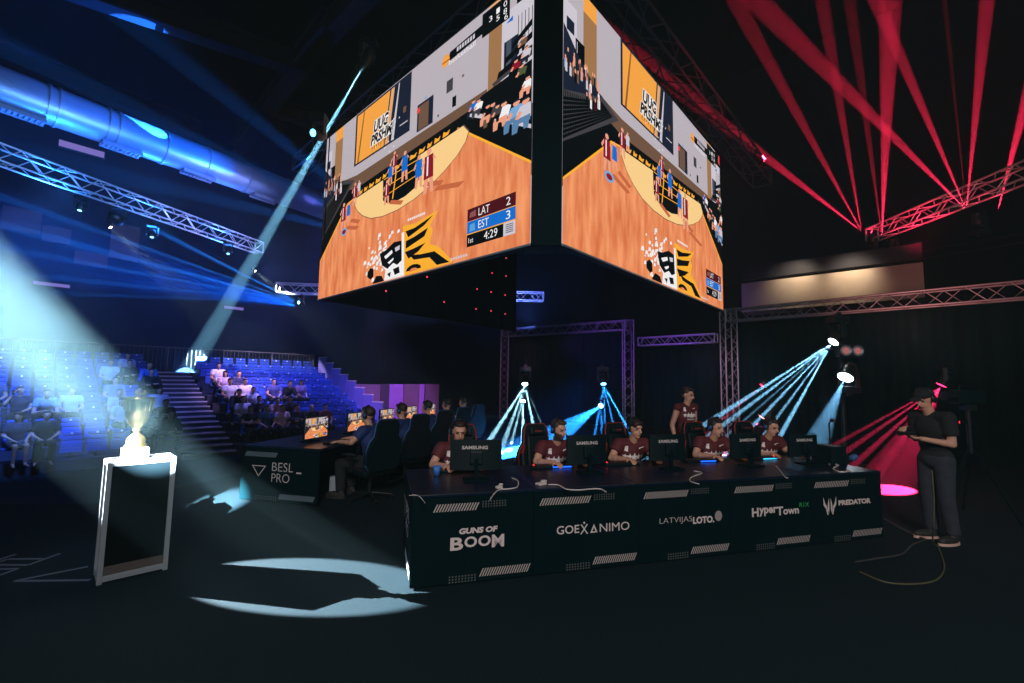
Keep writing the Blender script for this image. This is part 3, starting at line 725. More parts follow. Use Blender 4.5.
def keyboard(p, yaw, label, glow):
    root = empty('keyboard', p, yaw, label, 'keyboard', 'keyboards')
    b = MB(); b.bbox((0, 0, .012), (.44, .14, .022), M_black, .005); b.build('case', root)
    b = MB()
    for r in range(5):
        for c in range(14): b.box((-.20 + c * .0305, -.052 + r * .026, .026), (.024, .02, .008), M_blackm)
    b.build('keys', root)
    if glow:
        b = MB(); b.box((0, .071, .014), (.30, .004, .012), glow); b.build('light_strip', root)
        b = MB(); b.box((.08, -.071, .014), (.22, .004, .014), glow); b.build('light_strip', root)
def mouse(p, yaw, label, glow):
    root = empty('computer_mouse', p, yaw, label, 'mouse', 'computer mice')
    b = MB(); b.ell((0, 0, .016), (.032, .058, .022), M_black, nu=12, nv=8); b.build('shell', root)
    b = MB(); b.tube((0, -.03, .036), (0, -.012, .041), .006, glow, n=8); b.build('scroll_wheel', root)
BLUEG = emis('blue_led', (.01, .12, 1, 1), 2.2); REDG = emis('red_led', (1, .02, .04, 1), 2.5); CYANG = emis('cyan_led', (.05, .6, 1, 1), 1.5)
def dk(s, off, z=.746): 
    p = DA + DE * s + DN * off; return V((p.x, p.y, z))
def dk_px(px, off, z=.746):
    d = ray(px, 465); O = DA + DN * off; t = (O - _C).dot(DN) / d.dot(DN); p = _C + d * t; return V((p.x, p.y, z))
PL = [(453, 1.42), (549, 1.40), (624, 1.42), (705, 1.42), (759, 1.42)]       # players of the maroon team
for k, (px, o_) in enumerate(PL):
    c = dk_px(px + [2, 4, -4, -6, 2][k], .92)
    keyboard(c, DYAW, 'black keyboard under the hands of ' + ['the player hidden by the first monitor', 'the bearded player in maroon', 'the long-haired player in maroon', 'the dark-haired player in the beams', 'the last player at the right'][k], [None, BLUEG, None, BLUEG, CYANG][k])
    m_ = dk_px(px + [-14, -16, -18, 14, 14][k], .90)
    mouse(m_, DYAW, 'small dark mouse beside the keyboard of ' + ['the player hidden by the first monitor', 'the bearded player in maroon', 'the long-haired player in maroon', 'the dark-haired player in the beams', 'the last player at the right'][k], [CYANG, REDG, REDG, REDG, REDG][k])
for k in range(5):
    c = LA + LX * (.62 + 1.06 * k) + LL * .18; c.z = .746
    keyboard(c, LYAW, 'dark keyboard on the left desk row, ' + ['nearest the camera', 'second from the camera', 'third from the camera', 'fourth from the camera', 'farthest from the camera'][k], None)
def cable(pts, label, m=M_cable, r=.006, name='cable'):
    P_ = [V(p) for p in pts]; out = []
    for i in range(len(P_) - 1):
        p0 = P_[max(i - 1, 0)]; p1 = P_[i]; p2 = P_[i + 1]; p3 = P_[min(i + 2, len(P_) - 1)]
        for s_ in range(6):
            t = s_ / 6; out.append(.5 * ((2 * p1) + (p2 - p0) * t + (2 * p0 - 5 * p1 + 4 * p2 - p3) * t * t + (3 * p1 - p0 - 3 * p2 + p3) * t ** 3))
    out.append(P_[-1]); b = MB(); b.path(out, r, m); return tag(b.build(name), label, 'cable')
zt = .754
def tb(px, py): return gz(px, py, zt)
cable([tb(512, 478), tb(518, 481), tb(517, 487), tb(508, 489), tb(500, 489.5), tb(494, 494), tb(490, 500)], 'white cable curling off the desk behind the GUNS OF BOOM panel')
cable([tb(548, 484.5), tb(558, 485), tb(566, 489), tb(578, 490), tb(590, 489), tb(600, 489), tb(606, 492)], 'white cable lying across the desk behind the GOEXANIMO panel')
cable([tb(694, 471), tb(702, 473), tb(692, 477), tb(690, 481), tb(699, 484)], 'white cable zigzagging on the desk before the standing man')
cable([tb(776, 466), tb(781, 472), tb(785, 477), tb(788, 478)], 'white cable on the desk behind the HyperTown panel')
cable([tb(829, 464), tb(838, 465), tb(833, 469), tb(841, 472), tb(850, 471)], 'white cable bundle at the right end of the front desk row', r=.009)
cable([tb(409, 495.5), tb(417, 495.2), tb(421, 498), tb(425, 503)], 'thin pale cable at the left corner of the front desk', r=.003)
def wad(px, py, label, w=.09):
    p = gz(px, py, .746); b = MB(); b.bbox((0, 0, .012), (w, w * .7, .022), M_cable, .008); b.bbox((w * .5, .02, .028), (w * .6, w * .4, .02), M_cable, .008)
    return tag(b.build('power_adapter', loc=p, rz=DYAW + .3), label, 'adapter')
wad(541, 485, 'small white adapter on the desk at the start of the long white cable'); wad(499, 488.5, 'small white adapter on the desk below the first monitor', .06)
# blue paper cup, headset bundle, black computer boxes, microphone stand
p = dk_px(437, .75); b = MB(); b.lathe([(0, 0), (.028, 0), (.04, .09), (.037, .09), (.026, .004)], M_cup, n=16)
tag(b.build('paper_cup', loc=p), 'blue paper cup standing at the left end of the front desk row', 'cup')
def tower(p, yaw, label, led=None):
    root = empty('computer_case', p, yaw, label, 'computer'); b = MB(); b.bbox((0, 0, .11), (.24, .28, .22), M_black, .012); b.build('case', root)
    if led: b = MB(); b.box((-.06, -.141, .13), (.07, .004, .02), led); b.build('indicator_light', root)
tower(dk_px(829, .52), DYAW, 'squat black computer case right of the last monitor')
def headset(root_or_loc, label=None, yaw=0, c=None, m=None, par=None):
    root = par or empty('headset', root_or_loc, yaw, label, 'headset')
    return root
hd = empty('headset', dk_px(853, .62), DYAW + .5, 'dark headset lying on the bright right end of the front desk', 'headset')
b = MB(); b.path([(.085 * math.cos(t), .085 * math.sin(t), .03) for t in [PI * i / 12 for i in range(13)]], .011, M_black); b.build('headband', hd)
for s_ in (-1, 1):
    b = MB(); b.ell((s_ * .085, -.01, .036), (.022, .04, .036), M_bluetrim, nu=12, nv=8); b.build('ear_cup', hd)
ms = empty('microphone_stand', gz(826, 478) , 0, 'thin black microphone stand behind the right end of the front desk row', 'stand')
_q = gy(828, 400, 7.2); ms.location = (_q.x, _q.y, 0)
b = MB(); b.lathe([(0, 0), (.14, 0), (.14, .02), (.02, .03)], M_blackm); b.build('base', ms)
b = MB(); b.tube((0, 0, .02), (0, 0, 1.12), .011, M_blackm); b.tube((0, 0, 1.12), (-.03, -.1, 1.16), .009, M_blackm); b.build('pole', ms)
b = MB(); b.ell((-.03, -.12, 1.17), (.03, .045, .03), M_blackm, nu=10, nv=8); b.build('microphone', ms)
bg = MB(); bg.bbox((0, 0, .13), (.17, .10, .26), mat('pale_bag', (.30, .36, .42, 1), .7, bump=.5, nscale=12), .03)
tag(bg.build('paper_bag', loc=gz(335, 494), rz=.4), 'small pale bag standing on the floor beside the BESL PRO desk', 'bag')

# ------------------------------------------------------------------ gaming chairs
def make_chair(trim):
    root = empty('gaming_chair')
    out = [(-.20, .02), (-.25, .10), (-.27, .34), (-.235, .46), (-.175, .54), (-.165, .72), (-.13, .80), (.13, .80), (.165, .72), (.175, .54), (.235, .46), (.27, .34), (.25, .10), (.20, .02)]
    TB = Matrix.Translation((0, .22, .50)) @ Matrix.Rotation(-.14, 4, 'X')
    b = MB(); b.prism(out, .07, M_black, T=TB @ Matrix.Translation((0, .02, 0))); b.bbox((0, .01, .34), (.30, .07, .60), M_black, .03, T=TB); bk = b.build('backrest', root)
    for s_ in (-1, 1):
        b = MB(); b.path([(s_ * x, .02, z) for x, z in [(.20, .02), (.25, .10), (.272, .34), (.237, .46), (.178, .54), (.168, .72), (.132, .805), (0, .808)]], .009, trim, T=TB); b.build('edge_piping', bk)
        b = MB(); b.prism([(s_ * x, z) for x, z in ([(.205, .40), (.235, .37), (.215, .47), (.175, .52)][::s_])], .10, trim, T=TB @ Matrix.Translation((0, -.012, 0))); b.build('trim_insert', bk)
        b = MB(); b.bbox((s_ * .22, -.01, .24), (.07, .10, .30), M_black, .03, T=TB); b.build('side_bolster', root)
        b = MB(); b.box((s_ * .31, 0, .60), (.03, .05, .24), M_blackm); b.bbox((s_ * .31, -.03, .735), (.08, .26, .03), M_black, .01); b.build('armrest', root)
    b = MB(); b.bbox((0, -.03, .70), (.22, .05, .10), M_black, .02, T=TB)
    [b.poly([(x, .688), (x + .026, .688), (x + .030, .708), (x + .004, .708)], M_red, -.057, TB) for x in (-.05, -.015, .02)]; b.build('head_pillow', root)
    b = MB(); b.bbox((0, -.02, .46), (.50, .50, .09), M_black, .035); b.build('seat', root)
    b = MB(); b.tube((0, 0, .10), (0, 0, .42), .028, M_blackm, n=10); b.build('gas_column', root)
    b = MB()
    for i in range(5):
        a = 2 * PI * i / 5; b.tube((0, 0, .12), (.30 * math.cos(a), .30 * math.sin(a), .075), .025, M_blackm, r2=.018, n=6)
    bs = b.build('star_base', root)
    for i in range(5):
        a = 2 * PI * i / 5; b = MB(); b.tube((.30 * math.cos(a) - .02, .30 * math.sin(a), .032), (.30 * math.cos(a) + .02, .30 * math.sin(a), .032), .031, M_blackm, n=10); b.build('caster', bs)
    return root
CH_S = (1, 1, .88)
CH_R = make_chair(M_red); CH_B = make_chair(M_bluetrim)
used = set()
def place_chair(proto, p, yaw, label, group):
    c = proto if proto not in used else copy_tree(proto); used.add(proto)
    c.location = (p.x, p.y, 0); c.rotation_euler.z = yaw; c.scale = CH_S; tag(c, label, 'gaming chair', group); return c

# ------------------------------------------------------------------ people
def remesh(mb, voxel, name, it=3, fac=.5):
    o = bpy.data.objects.new('tmp', mb.mesh('tmp')); COL.objects.link(o)
    m = o.modifiers.new('r', 'REMESH'); m.mode = 'VOXEL'; m.voxel_size = voxel; m.use_smooth_shade = True
    s_ = o.modifiers.new('s', 'SMOOTH'); s_.iterations = it; s_.factor = fac
    dg = bpy.context.evaluated_depsgraph_get(); dg.update()
    me = bpy.data.meshes.new_from_object(o.evaluated_get(dg)); me.name = name
    old = o.data; bpy.data.objects.remove(o); bpy.data.meshes.remove(old)
    me.polygons.foreach_set('use_smooth', [True] * len(me.polygons)); return me
def frame(zdir, ydir=V((0, 1, 0))):
    z = zdir.normalized(); x = ydir.cross(z).normalized(); y = z.cross(x); return Matrix((x, y, z)).transposed()
def joints(pose):
    P_ = dict(pose); seat = P_.get('seat', .46); lean = P_.get('lean', 0); roll = P_.get('roll', 0); stand = P_.get('stand', False)
    J = {}; J['pel'] = V((0, 0, .93 if stand else seat + .085)) + V(P_.get('shift', (0, 0, 0)))
    t = V((math.sin(roll), -math.sin(lean), math.cos(lean))).normalized(); J['t'] = t
    J['waist'] = J['pel'] + t * .16; J['chest'] = J['pel'] + t * .33; J['neck'] = J['pel'] + t * .50
    t2 = V((math.sin(roll) * .5, -math.sin(lean * .7 + P_.get('nod', 0) * .6), math.cos(lean * .7 + P_.get('nod', 0) * .6))).normalized()
    J['head'] = J['neck'] + t2 * .165 + V((0, -.02, 0))
    J['HR'] = (Matrix.Rotation(P_.get('yaw', 0), 3, 'Z') @ Matrix.Rotation(P_.get('nod', 0) + lean * .4, 3, 'X'))
    sh = J['pel'] + t * .455
    for s_, k in ((-1, 'R'), (1, 'L')):
        J['sh' + k] = sh + V((s_ * .175, 0, 0))
        if stand:
            J['hip' + k] = J['pel'] + V((s_ * .085, 0, -.03)); J['kn' + k] = V((s_ * .10, -.02, .50)); J['an' + k] = V((s_ * .11, .03, .09)); J['toe' + k] = V((s_ * .13, -.14, .035))
        else:
            kx = P_.get('knee', .13); J['hip' + k] = J['pel'] + V((s_ * .085, -.02, -.015)); J['kn' + k] = V((s_ * kx, -.43, seat + .05)); J['an' + k] = V((s_ * kx * 1.05, -.40 - P_.get('feet', 0), .09)); J['toe' + k] = J['an' + k] + V((s_ * .02, -.17, -.055))
        a = P_['arm' + k]; J['el' + k] = V(a[0]); J['wr' + k] = V(a[1]); J['hd' + k] = V(a[2]).normalized(); J['hn' + k] = V(a[3]).normalized(); J['curl' + k] = a[4] if len(a) > 4 else .5
    for k in P_.get('over', {}): J[k] = V(P_['over'][k])
    return J
def torso(mb, J, g, m):
    R = frame(J['t']); 
    mb.ell(J['pel'] + V((0, .01, 0)), (.155 + g, .115 + g, .12 + g), m, R=R, nu=20, nv=12); mb.ell(J['waist'], (.135 + g, .10 + g, .15 + g), m, R=R, nu=20, nv=12)
    mb.ell(J['chest'] - J['t'] * .01, (.165 + g, .112 + g, .17 + g), m, R=R, nu=20, nv=12)
    mb.cap(J['shR'], .058 + g, J['shL'], .058 + g, m, n=14)
def hand(mb, J, k, m):
    w, d, n = J['wr' + k], J['hd' + k], J['hn' + k]; l = d.cross(n).normalized(); n = l.cross(d).normalized(); s_ = 1 if k == 'R' else -1; c = J['curl' + k]
    l = l * s_                                      # l points to the thumb side
    Rm = Matrix((l, n, d)).transposed()
    mb.ell(w + d * .045, (.040, .017, .055), m, R=Rm, nu=14, nv=10)
    for i, (o_, L) in enumerate([(.030, .066), (.010, .075), (-.010, .070), (-.029, .054)]):
        a0 = w + d * .082 + l * o_; d1 = (d * math.cos(c * .6) - n * math.sin(c * .6)).normalized(); a1 = a0 + d1 * L * .5
        d2 = (d * math.cos(c * 1.6) - n * math.sin(c * 1.6)).normalized(); a2 = a1 + d2 * L * .5
        mb.cap(a0, .0095, a1, .0088, m, n=8); mb.cap(a1, .0088, a2, .0075, m, n=8)
    t0 = w + d * .025 + l * .030; t1 = t0 + (d * .7 + l * .7 - n * .3).normalized() * .038; t2 = t1 + (d * .9 + l * .25 - n * .4).normalized() * .030
    mb.cap(t0, .013, t1, .0105, m, n=8); mb.cap(t1, .0105, t2, .0085, m, n=8)
def body_mb(J, fine):
    m = M_skin; mb = MB(); torso(mb, J, 0, m); H = J['head']; HR = J['HR']
    mb.cap(J['neck'] - J['t'] * .05, .060, H - V((0, 0, .06)), .050, m, n=14)
    def hp(x, y, z): return H + HR @ V((x, y, z))
    mb.ell(hp(0, .012, .02), (.074, .092, .095), m, R=HR, nu=20, nv=14); mb.ell(hp(0, -.022, -.045), (.056, .066, .070), m, R=HR, nu=16, nv=12)
    mb.cap(hp(0, -.076, .018), .010, hp(0, -.104, -.022), .016, m, n=8)
    mb.ell(hp(0, -.068, -.092), (.024, .018, .018), m, R=HR); mb.ell(hp(0, -.070, .032), (.052, .022, .012), m, R=HR)
    mb.ell(hp(0, -.082, -.055), (.026, .014, .012), m, R=HR)
    for s_ in (-1, 1): mb.ell(hp(s_ * .076, .012, -.008), (.010, .020, .032), m, R=HR)
    for s_, k in ((-1, 'R'), (1, 'L')):
        mb.cap(J['sh' + k], .056, J['el' + k], .040, m); mb.cap(J['el' + k], .040, J['wr' + k], .026, m); hand(mb, J, k, m)
        e_ = J['el' + k] + (J['wr' + k] - J['el' + k]) * .28; mb.ell(e_, (.041, .041, .041), m)
        mb.cap(J['hip' + k], .085, J['kn' + k], .057, m); mb.cap(J['kn' + k], .055, J['an' + k], .036, m)
        c_ = J['kn' + k] + (J['an' + k] - J['kn' + k]) * .3; mb.ell(c_ + V((0, .015, 0)), (.056, .056, .09), m)
        mb.cap(J['an' + k] - V((0, 0, .03)), .036, J['toe' + k], .028, m)
    return mb
def between(a, b, t): return a + (b - a) * t
def shirt_mb(J, m, sleeve, g=.016, low=True):
    mb = MB(); torso(mb, J, g, m)
    for k in 'RL':
        if sleeve <= 0: continue
        a = J['sh' + k]; e_ = J['el' + k]; mb.ell(a, (.062 + g,) * 3, m)
        if sleeve <= 1: mb.tube(a, between(a, e_, .35 + .4 * sleeve), .062 + g, m, r2=.056 + g, n=14)
        else:
            mb.cap(a, .060 + g, e_, .046 + g, m); mb.tube(e_, between(e_, J['wr' + k], .93), .045 + g, m, r2=.034 + g * .6, n=12)
    return mb
def trousers_mb(J, m, g=.018, short=False):
    mb = MB(); R = frame(J['t']); mb.ell(J['pel'] + V((0, .01, -.02)), (.158 + g, .12 + g, .115 + g), m, R=R, nu=18, nv=12)
    for k in 'RL':
        if short: mb.tube(J['hip' + k], between(J['hip' + k], J['kn' + k], .85), .088 + g, m, r2=.075 + g, n=14); mb.ell(J['hip' + k], (.088 + g,) * 3, m)
        else: mb.cap(J['hip' + k], .085 + g, J['kn' + k], .060 + g, m); mb.tube(J['kn' + k], between(J['kn' + k], J['an' + k], .97), .060 + g, m, r2=.048 + g, n=14)
    return mb
def shoe_mb(J, k, m, ms):
    a, t = J['an' + k], J['toe' + k]; d = V((t.x - a.x, t.y - a.y, 0)).normalized(); mb = MB(); base = a.z - .09
    R = Matrix((V((-d.y, d.x, 0)), d, V((0, 0, 1)))).transposed(); c = V((a.x, a.y, base)) + d * .075
    mb.ell(c + V((0, 0, .045)), (.048, .145, .05), m, R=R); mb.ell(c - d * .07 + V((0, 0, .075)), (.044, .06, .055), m, R=R)
    b = MB(); n = 20
    vs = [c + R @ V((.052 * math.cos(i * 2 * PI / n), .150 * math.sin(i * 2 * PI / n), z)) for z in (.0, .026) for i in range(n)]
    b.add(vs, [(i, (i + 1) % n, n + (i + 1) % n, n + i) for i in range(n)] + [list(range(n))[::-1], list(range(n, 2 * n))], ms)
    return mb, b
def hair_mb(J, style, m):
    mb = MB(); H = J['head']; HR = J['HR']
    def hp(x, y, z): return H + HR @ V((x, y, z))
    if style == 'bald': return None
    mb.ell(hp(0, .030, .040), (.081, .092, .088), m, R=HR, nu=20, nv=14)
    if style in ('short', 'top'): mb.ell(hp(0, -.025, .098), (.060, .058, .028), m, R=HR)
    if style == 'top':
        for i in range(7): mb.ell(hp(-.045 + i * .015, -.062 + abs(i - 3) * .004, .098 + (i % 2) * .006), (.016, .022, .016), m, R=HR)
    if style in ('fringe', 'long'):
        mb.ell(hp(.0, -.058, .080), (.062, .030, .030), m, R=HR); mb.ell(hp(-.05, -.04, .06), (.026, .035, .04), m, R=HR); mb.ell(hp(.05, -.04, .06), (.026, .035, .04), m, R=HR)
    if style == 'long': mb.ell(hp(0, .065, -.06), (.075, .045, .13), m, R=HR); mb.ell(hp(-.07, .03, -.05), (.02, .045, .10), m, R=HR); mb.ell(hp(.07, .03, -.05), (.02, .045, .10), m, R=HR)
    if style == 'cap':
        mb.ell(hp(0, .005, .065), (.086, .10, .065), m, R=HR, nu=20, nv=12); mb.ell(hp(0, -.115, .052), (.066, .065, .010), m, R=HR)
    return mb
PROTO = {}
def person(name_pose, pose, loc, yaw, label, shirt, sleeve, trous, hair, hairm=None, fine=False, group=None, scale=1.0, short=False, skin=M_skin, shoes=True, sole=None, beard=False, sole_m=None):
    key = (name_pose, sleeve, hair, short, fine)
    vox = .0075 if fine else .021
    J = joints(pose)
    if key not in PROTO:
        me = remesh(body_mb(J, fine), vox, 'person', 4 if fine else 2)
        me.materials.clear()
        if fine:
            for mm in (M_skin, M_lip, M_eye, M_brow, M_hair2): me.materials.append(mm)
            Hi = J['HR'].inverted()
            for p_ in me.polygons:
                q = Hi @ (p_.center - J['head']); x, y, z = abs(q.x), q.y, q.z
                if y < -.055 and abs(z - .006) < .0075 and .020 < x < .043: p_.material_index = 2
                elif y < -.055 and .022 < z < .031 and .014 < x < .048: p_.material_index = 3
                elif y < -.07 and abs(z + .056) < .006 and x < .023: p_.material_index = 1
                elif beard and y < .02 and z < -.030 and z > -.13 and not (z > -.042 and x < .02) and (p_.center - J['head']).length < .15: p_.material_index = 4
        else: me.materials.append(M_skin)
        parts = {'body': me}
        if shirt: parts['shirt'] = remesh(shirt_mb(J, M_skin, sleeve, .016 if fine else .020), .011 if fine else .021, 'shirt', 3)
        parts['trousers'] = remesh(trousers_mb(J, M_skin, .018 if fine else .021, short), .013 if fine else .022, 'trousers', 3)
        hm = hair_mb(J, hair, M_hair)
        if hm: parts['hair'] = remesh(hm, .007 if fine else .016, 'hair', 2)
        parts['shoes'] = [tuple(x.mesh('shoe') for x in shoe_mb(J, k, M_shoe, sole_m or M_shoe)) for k in 'RL']
        PROTO[key] = parts
    parts = PROTO[key]
    o = bpy.data.objects.new('person', parts['body']); COL.objects.link(o); o.location = loc; o.rotation_euler.z = yaw; o.scale = (scale,) * 3
    tag(o, label, 'person', group)
    def ch(nm, me, m):
        c = bpy.data.objects.new(nm, me); COL.objects.link(c); c.parent = o
        if not me.materials: me.materials.append(m)
        c.material_slots[0].link = 'OBJECT'; c.material_slots[0].material = m; return c
    if skin is not M_skin: o.material_slots[0].link = 'OBJECT'; o.material_slots[0].material = skin
    if shirt: o_sh = ch('shirt', parts['shirt'], shirt)
    ch('trousers', parts['trousers'], trous)
    if 'hair' in parts: ch('cap' if hair == 'cap' else 'hair', parts['hair'], hairm or M_hair)
    if shoes:
        for a, b in parts['shoes']:
            s_ = bpy.data.objects.new('shoe', a); COL.objects.link(s_); s_.parent = o
            if fine: q = bpy.data.objects.new('sole', b); COL.objects.link(q); q.parent = s_
    return o, J
def chest_print(o, J, build, name='jersey_print'):
    """wrap flat lettering (xz, metres, centred on the chest) onto the shirt"""
    me = [c for c in bpy.data.objects if c.parent == o and c.name.startswith('shirt')][0].data
    bv = BVHTree.FromPolygons([v.co.copy() for v in me.vertices], [list(p.vertices) for p in me.polygons])
    b = MB(); build(b); t = J['t']; fw = V((0, -t.z, t.y)).normalized()
    if fw.y > 0: fw = -fw
    bm = bmesh.new(); m2 = b.mesh('x'); bm.from_mesh(m2); bmesh.ops.triangulate(bm, faces=bm.faces)
    for _ in range(1): bmesh.ops.subdivide_edges(bm, edges=[e for e in bm.edges if e.calc_length() > .02], cuts=1)
    for v in bm.verts:
        p0 = J['chest'] + V((v.co.x, 0, 0)) + t * v.co.z + fw * .4
        h = bv.ray_cast(p0, -fw)
        v.co = (h[0] + fw * .003) if h[0] is not None else J['chest'] + V((v.co.x, 0, 0)) + t * v.co.z + fw * .12
    bm.to_mesh(m2); bm.free(); q = bpy.data.objects.new(name, m2); COL.objects.link(q); q.parent = o; return q
def star_pts(x, z, r, r2=.45): return [(x + r * (1 if i % 2 == 0 else r2) * math.sin(i * PI / 5), z + r * (1 if i % 2 == 0 else r2) * math.cos(i * PI / 5)) for i in range(10)]
JP = mat('jersey_print_white', (.85, .8, .8, 1), .7)
def team_print(b):
    for x, r in ((-.112, .032), (-.058, .045), (0, .056), (.058, .045), (.112, .032)): b.add([(p[0], 0, p[1]) for p in star_pts(x, .01, r)], [list(range(10))], JP)
    b.poly([(-.12, -.022), (.12, -.022), (.115, .008), (-.115, .008)], JP); [b.poly([(x, -.066), (x + .014, -.066), (x + .014, -.046), (x, -.046)], JP) for x in (-.075, -.053, -.031, -.009, .013, .035, .057)]
    b.poly([(-.125, .072), (-.085, .072), (-.085, .137), (-.125, .137)], JP); b.poly([(.06, .10), (.125, .115), (.125, .127), (.06, .115)], JP)
def head_phones(o, J, m=M_black, cup=M_bluetrim):
    H, HR = J['head'], J['HR']
    b = MB(); b.path([H + HR @ V((.092 * math.cos(a), .015, .03 + .105 * math.sin(a))) for a in [PI * i / 14 for i in range(15)]], .011, m); hs = b.build('headset', o)
    for s_ in (-1, 1):
        b = MB(); b.ell(H + HR @ V((s_ * .092, .012, .0)), (.020, .038, .046), m, R=HR); b.ell(H + HR @ V((s_ * .108, .012, .0)), (.010, .022, .026), cup, R=HR); b.build('ear_cup', hs)
DN_ = (0, 0, 1)
P_desk = dict(lean=.36, nod=.0, seat=.42, armR=((-.28, -.22, .77), (-.17, -.46, .795), (.1, -1, -.03), (0, 0, 1), .45), armL=((.28, -.22, .77), (.17, -.46, .795), (-.1, -1, -.03), (0, 0, 1), .45))
P_lap = dict(lean=-.05, nod=.05, seat=.46, armR=((-.25, -.06, .74), (-.10, -.27, .64), (.5, -1, -.1), (0, 0, 1), .5), armL=((.25, -.06, .74), (.10, -.27, .64), (-.5, -1, -.1), (0, 0, 1), .5))
P_lean = dict(lean=.50, nod=-.25, seat=.46, knee=.18, armR=((-.24, -.40, .60), (-.06, -.58, .66), (.6, -.5, .3), (0, -.3, 1), .8), armL=((.24, -.40, .60), (.06, -.58, .66), (-.6, -.5, .3), (0, -.3, 1), .8))
P_fold = dict(lean=-.06, nod=0, seat=.46, armR=((-.26, -.06, .78), (.06, -.19, .80), (1, -.1, .1), (0, -1, 0), .4), armL=((.26, -.06, .76), (-.05, -.20, .75), (-1, -.1, .1), (0, -1, 0), .4))
P_phone = dict(lean=0, nod=.05, yaw=.4, seat=.46, armR=((-.27, -.12, .86), (-.12, -.10, 1.12), (.3, .1, 1), (-1, 0, .2), .9), armL=((.25, -.10, .74), (.08, -.28, .66), (-.5, -1, -.1), (0, 0, 1), .5))
P_look = dict(lean=.08, nod=.0, yaw=-.7, seat=.46, knee=.10, armR=((-.25, -.10, .76), (-.12, -.32, .64), (.3, -1, -.1), (0, 0, 1), .5), armL=((.25, -.06, .76), (.12, -.28, .64), (-.3, -1, -.1), (0, 0, 1), .5))
P_stand = dict(stand=True, lean=.03, nod=.25, yaw=.35, armR=((-.25, .04, 1.10), (-.25, -.03, .85), (0, -.1, -1), (-1, 0, 0), .4), armL=((.25, .04, 1.10), (.25, -.03, .85), (0, -.1, -1), (1, 0, 0), .4))
P_film = dict(stand=True, lean=.06, nod=.42, armR=((-.20, -.02, 1.12), (-.09, -.26, 1.25), (.35, -1, .1), (-.3, 0, 1), .9), armL=((.20, -.02, 1.10), (.08, -.28, 1.15), (-.35, -1, .05), (.2, 0, -1), .9))

# the maroon team
who = ['player in maroon whose face peeks over the first monitor', 'bearded player in a maroon jersey left of the second monitor', 'maroon jersey player with dark tied-back hair between the second and third monitor',
       'dark-haired player in a maroon jersey in front of the pale beams', 'player in maroon half hidden by the fourth monitor']
VAR = [dict(yaw=-.1, nod=.18), dict(yaw=.35, nod=.10), dict(yaw=.25, nod=.05), dict(yaw=.45, nod=.10), dict(yaw=.3, nod=.2)]
HS = [('short', M_hair), ('short', M_hair2), ('fringe', M_hair), ('top', M_hair), ('short', M_hair)]
for k, (px, off) in enumerate(PL):
    p = dk_px(px, off, 0); pose = dict(P_desk, **VAR[k]); pose['over'] = {}
    if k == 2: pose['roll'] = .06
    o, J = person('desk%d' % k, pose, (p.x, p.y, 0), DYAW + math.radians([4, 6, -4, -6, -6][k]), who[k], M_maroon, .5, M_blackcloth, HS[k][0], HS[k][1], fine=True, group='players of the maroon team', beard=(k == 1))
    chest_print(o, J, team_print); head_phones(o, J)
    p2 = dk_px(px + [16, -1, 8, 6, 4][k], off + .04, 0)
    place_chair(CH_R, p2, DYAW + math.radians([4, 8, 10, 0, 0][k]), 'black gaming chair with red trim behind ' + ['the player at the first monitor', 'the bearded player', 'the dark-haired player leaning to the left', 'the player in front of the pale beams', 'the last player at the right'][k], 'gaming chairs of the maroon team')
p = gy(685, 400, 7.2)
o, J = person('coach', P_stand, (p.x, p.y, 0), DYAW + .15, 'standing man in a sleeveless maroon team vest behind the seated players', M_maroon, 0, M_blackcloth, 'top', M_hair, fine=True, scale=.955)
chest_print(o, J, team_print)
def low_print(b): b.poly([(-.05, -.15), (.05, -.155), (.045, -.19), (-.045, -.185)], JP)
chest_print(o, J, low_print, 'waist_print')

# the blue team, seen from the side
for k in range(5):
    p = LA + LX * (.62 + 1.06 * k) - LL * .42
    yw = math.atan2(LL.x, -LL.y) 
    o, J = person('blue%d' % (k % 2), dict(P_desk, nod=.05 * (k % 2), lean=.15, armR=((-.27, -.22, .82), (-.15, -.47, .80), (.1, -1, -.03), (0, 0, 1), .45), armL=((.28, -.18, .80), (.20, -.42, .79), (-.1, -1, -.03), (0, 0, 1), .45)), (p.x, p.y, 0), yw, 'player in a blue jersey at the left desk row, ' + ['nearest the camera', 'second from the camera', 'third from the camera', 'fourth from the camera', 'farthest from the camera'][k],
                  M_blue_jersey, .6, M_blackcloth, 'short', M_hair, fine=(k < 1), group='players of the blue team')
    b = MB(); b.box((.272, -.03, 0), (.004, .05, .03), JP); 
    head_phones(o, J)
    c = p - LL * .03 - LX * .10
    place_chair(CH_B, c, yw - .45, 'black gaming chair seen from behind at the left desk row, ' + ['nearest the camera', 'second from the camera', 'third from the camera', 'fourth from the camera', 'farthest from the camera'][k], 'gaming chairs of the blue team')

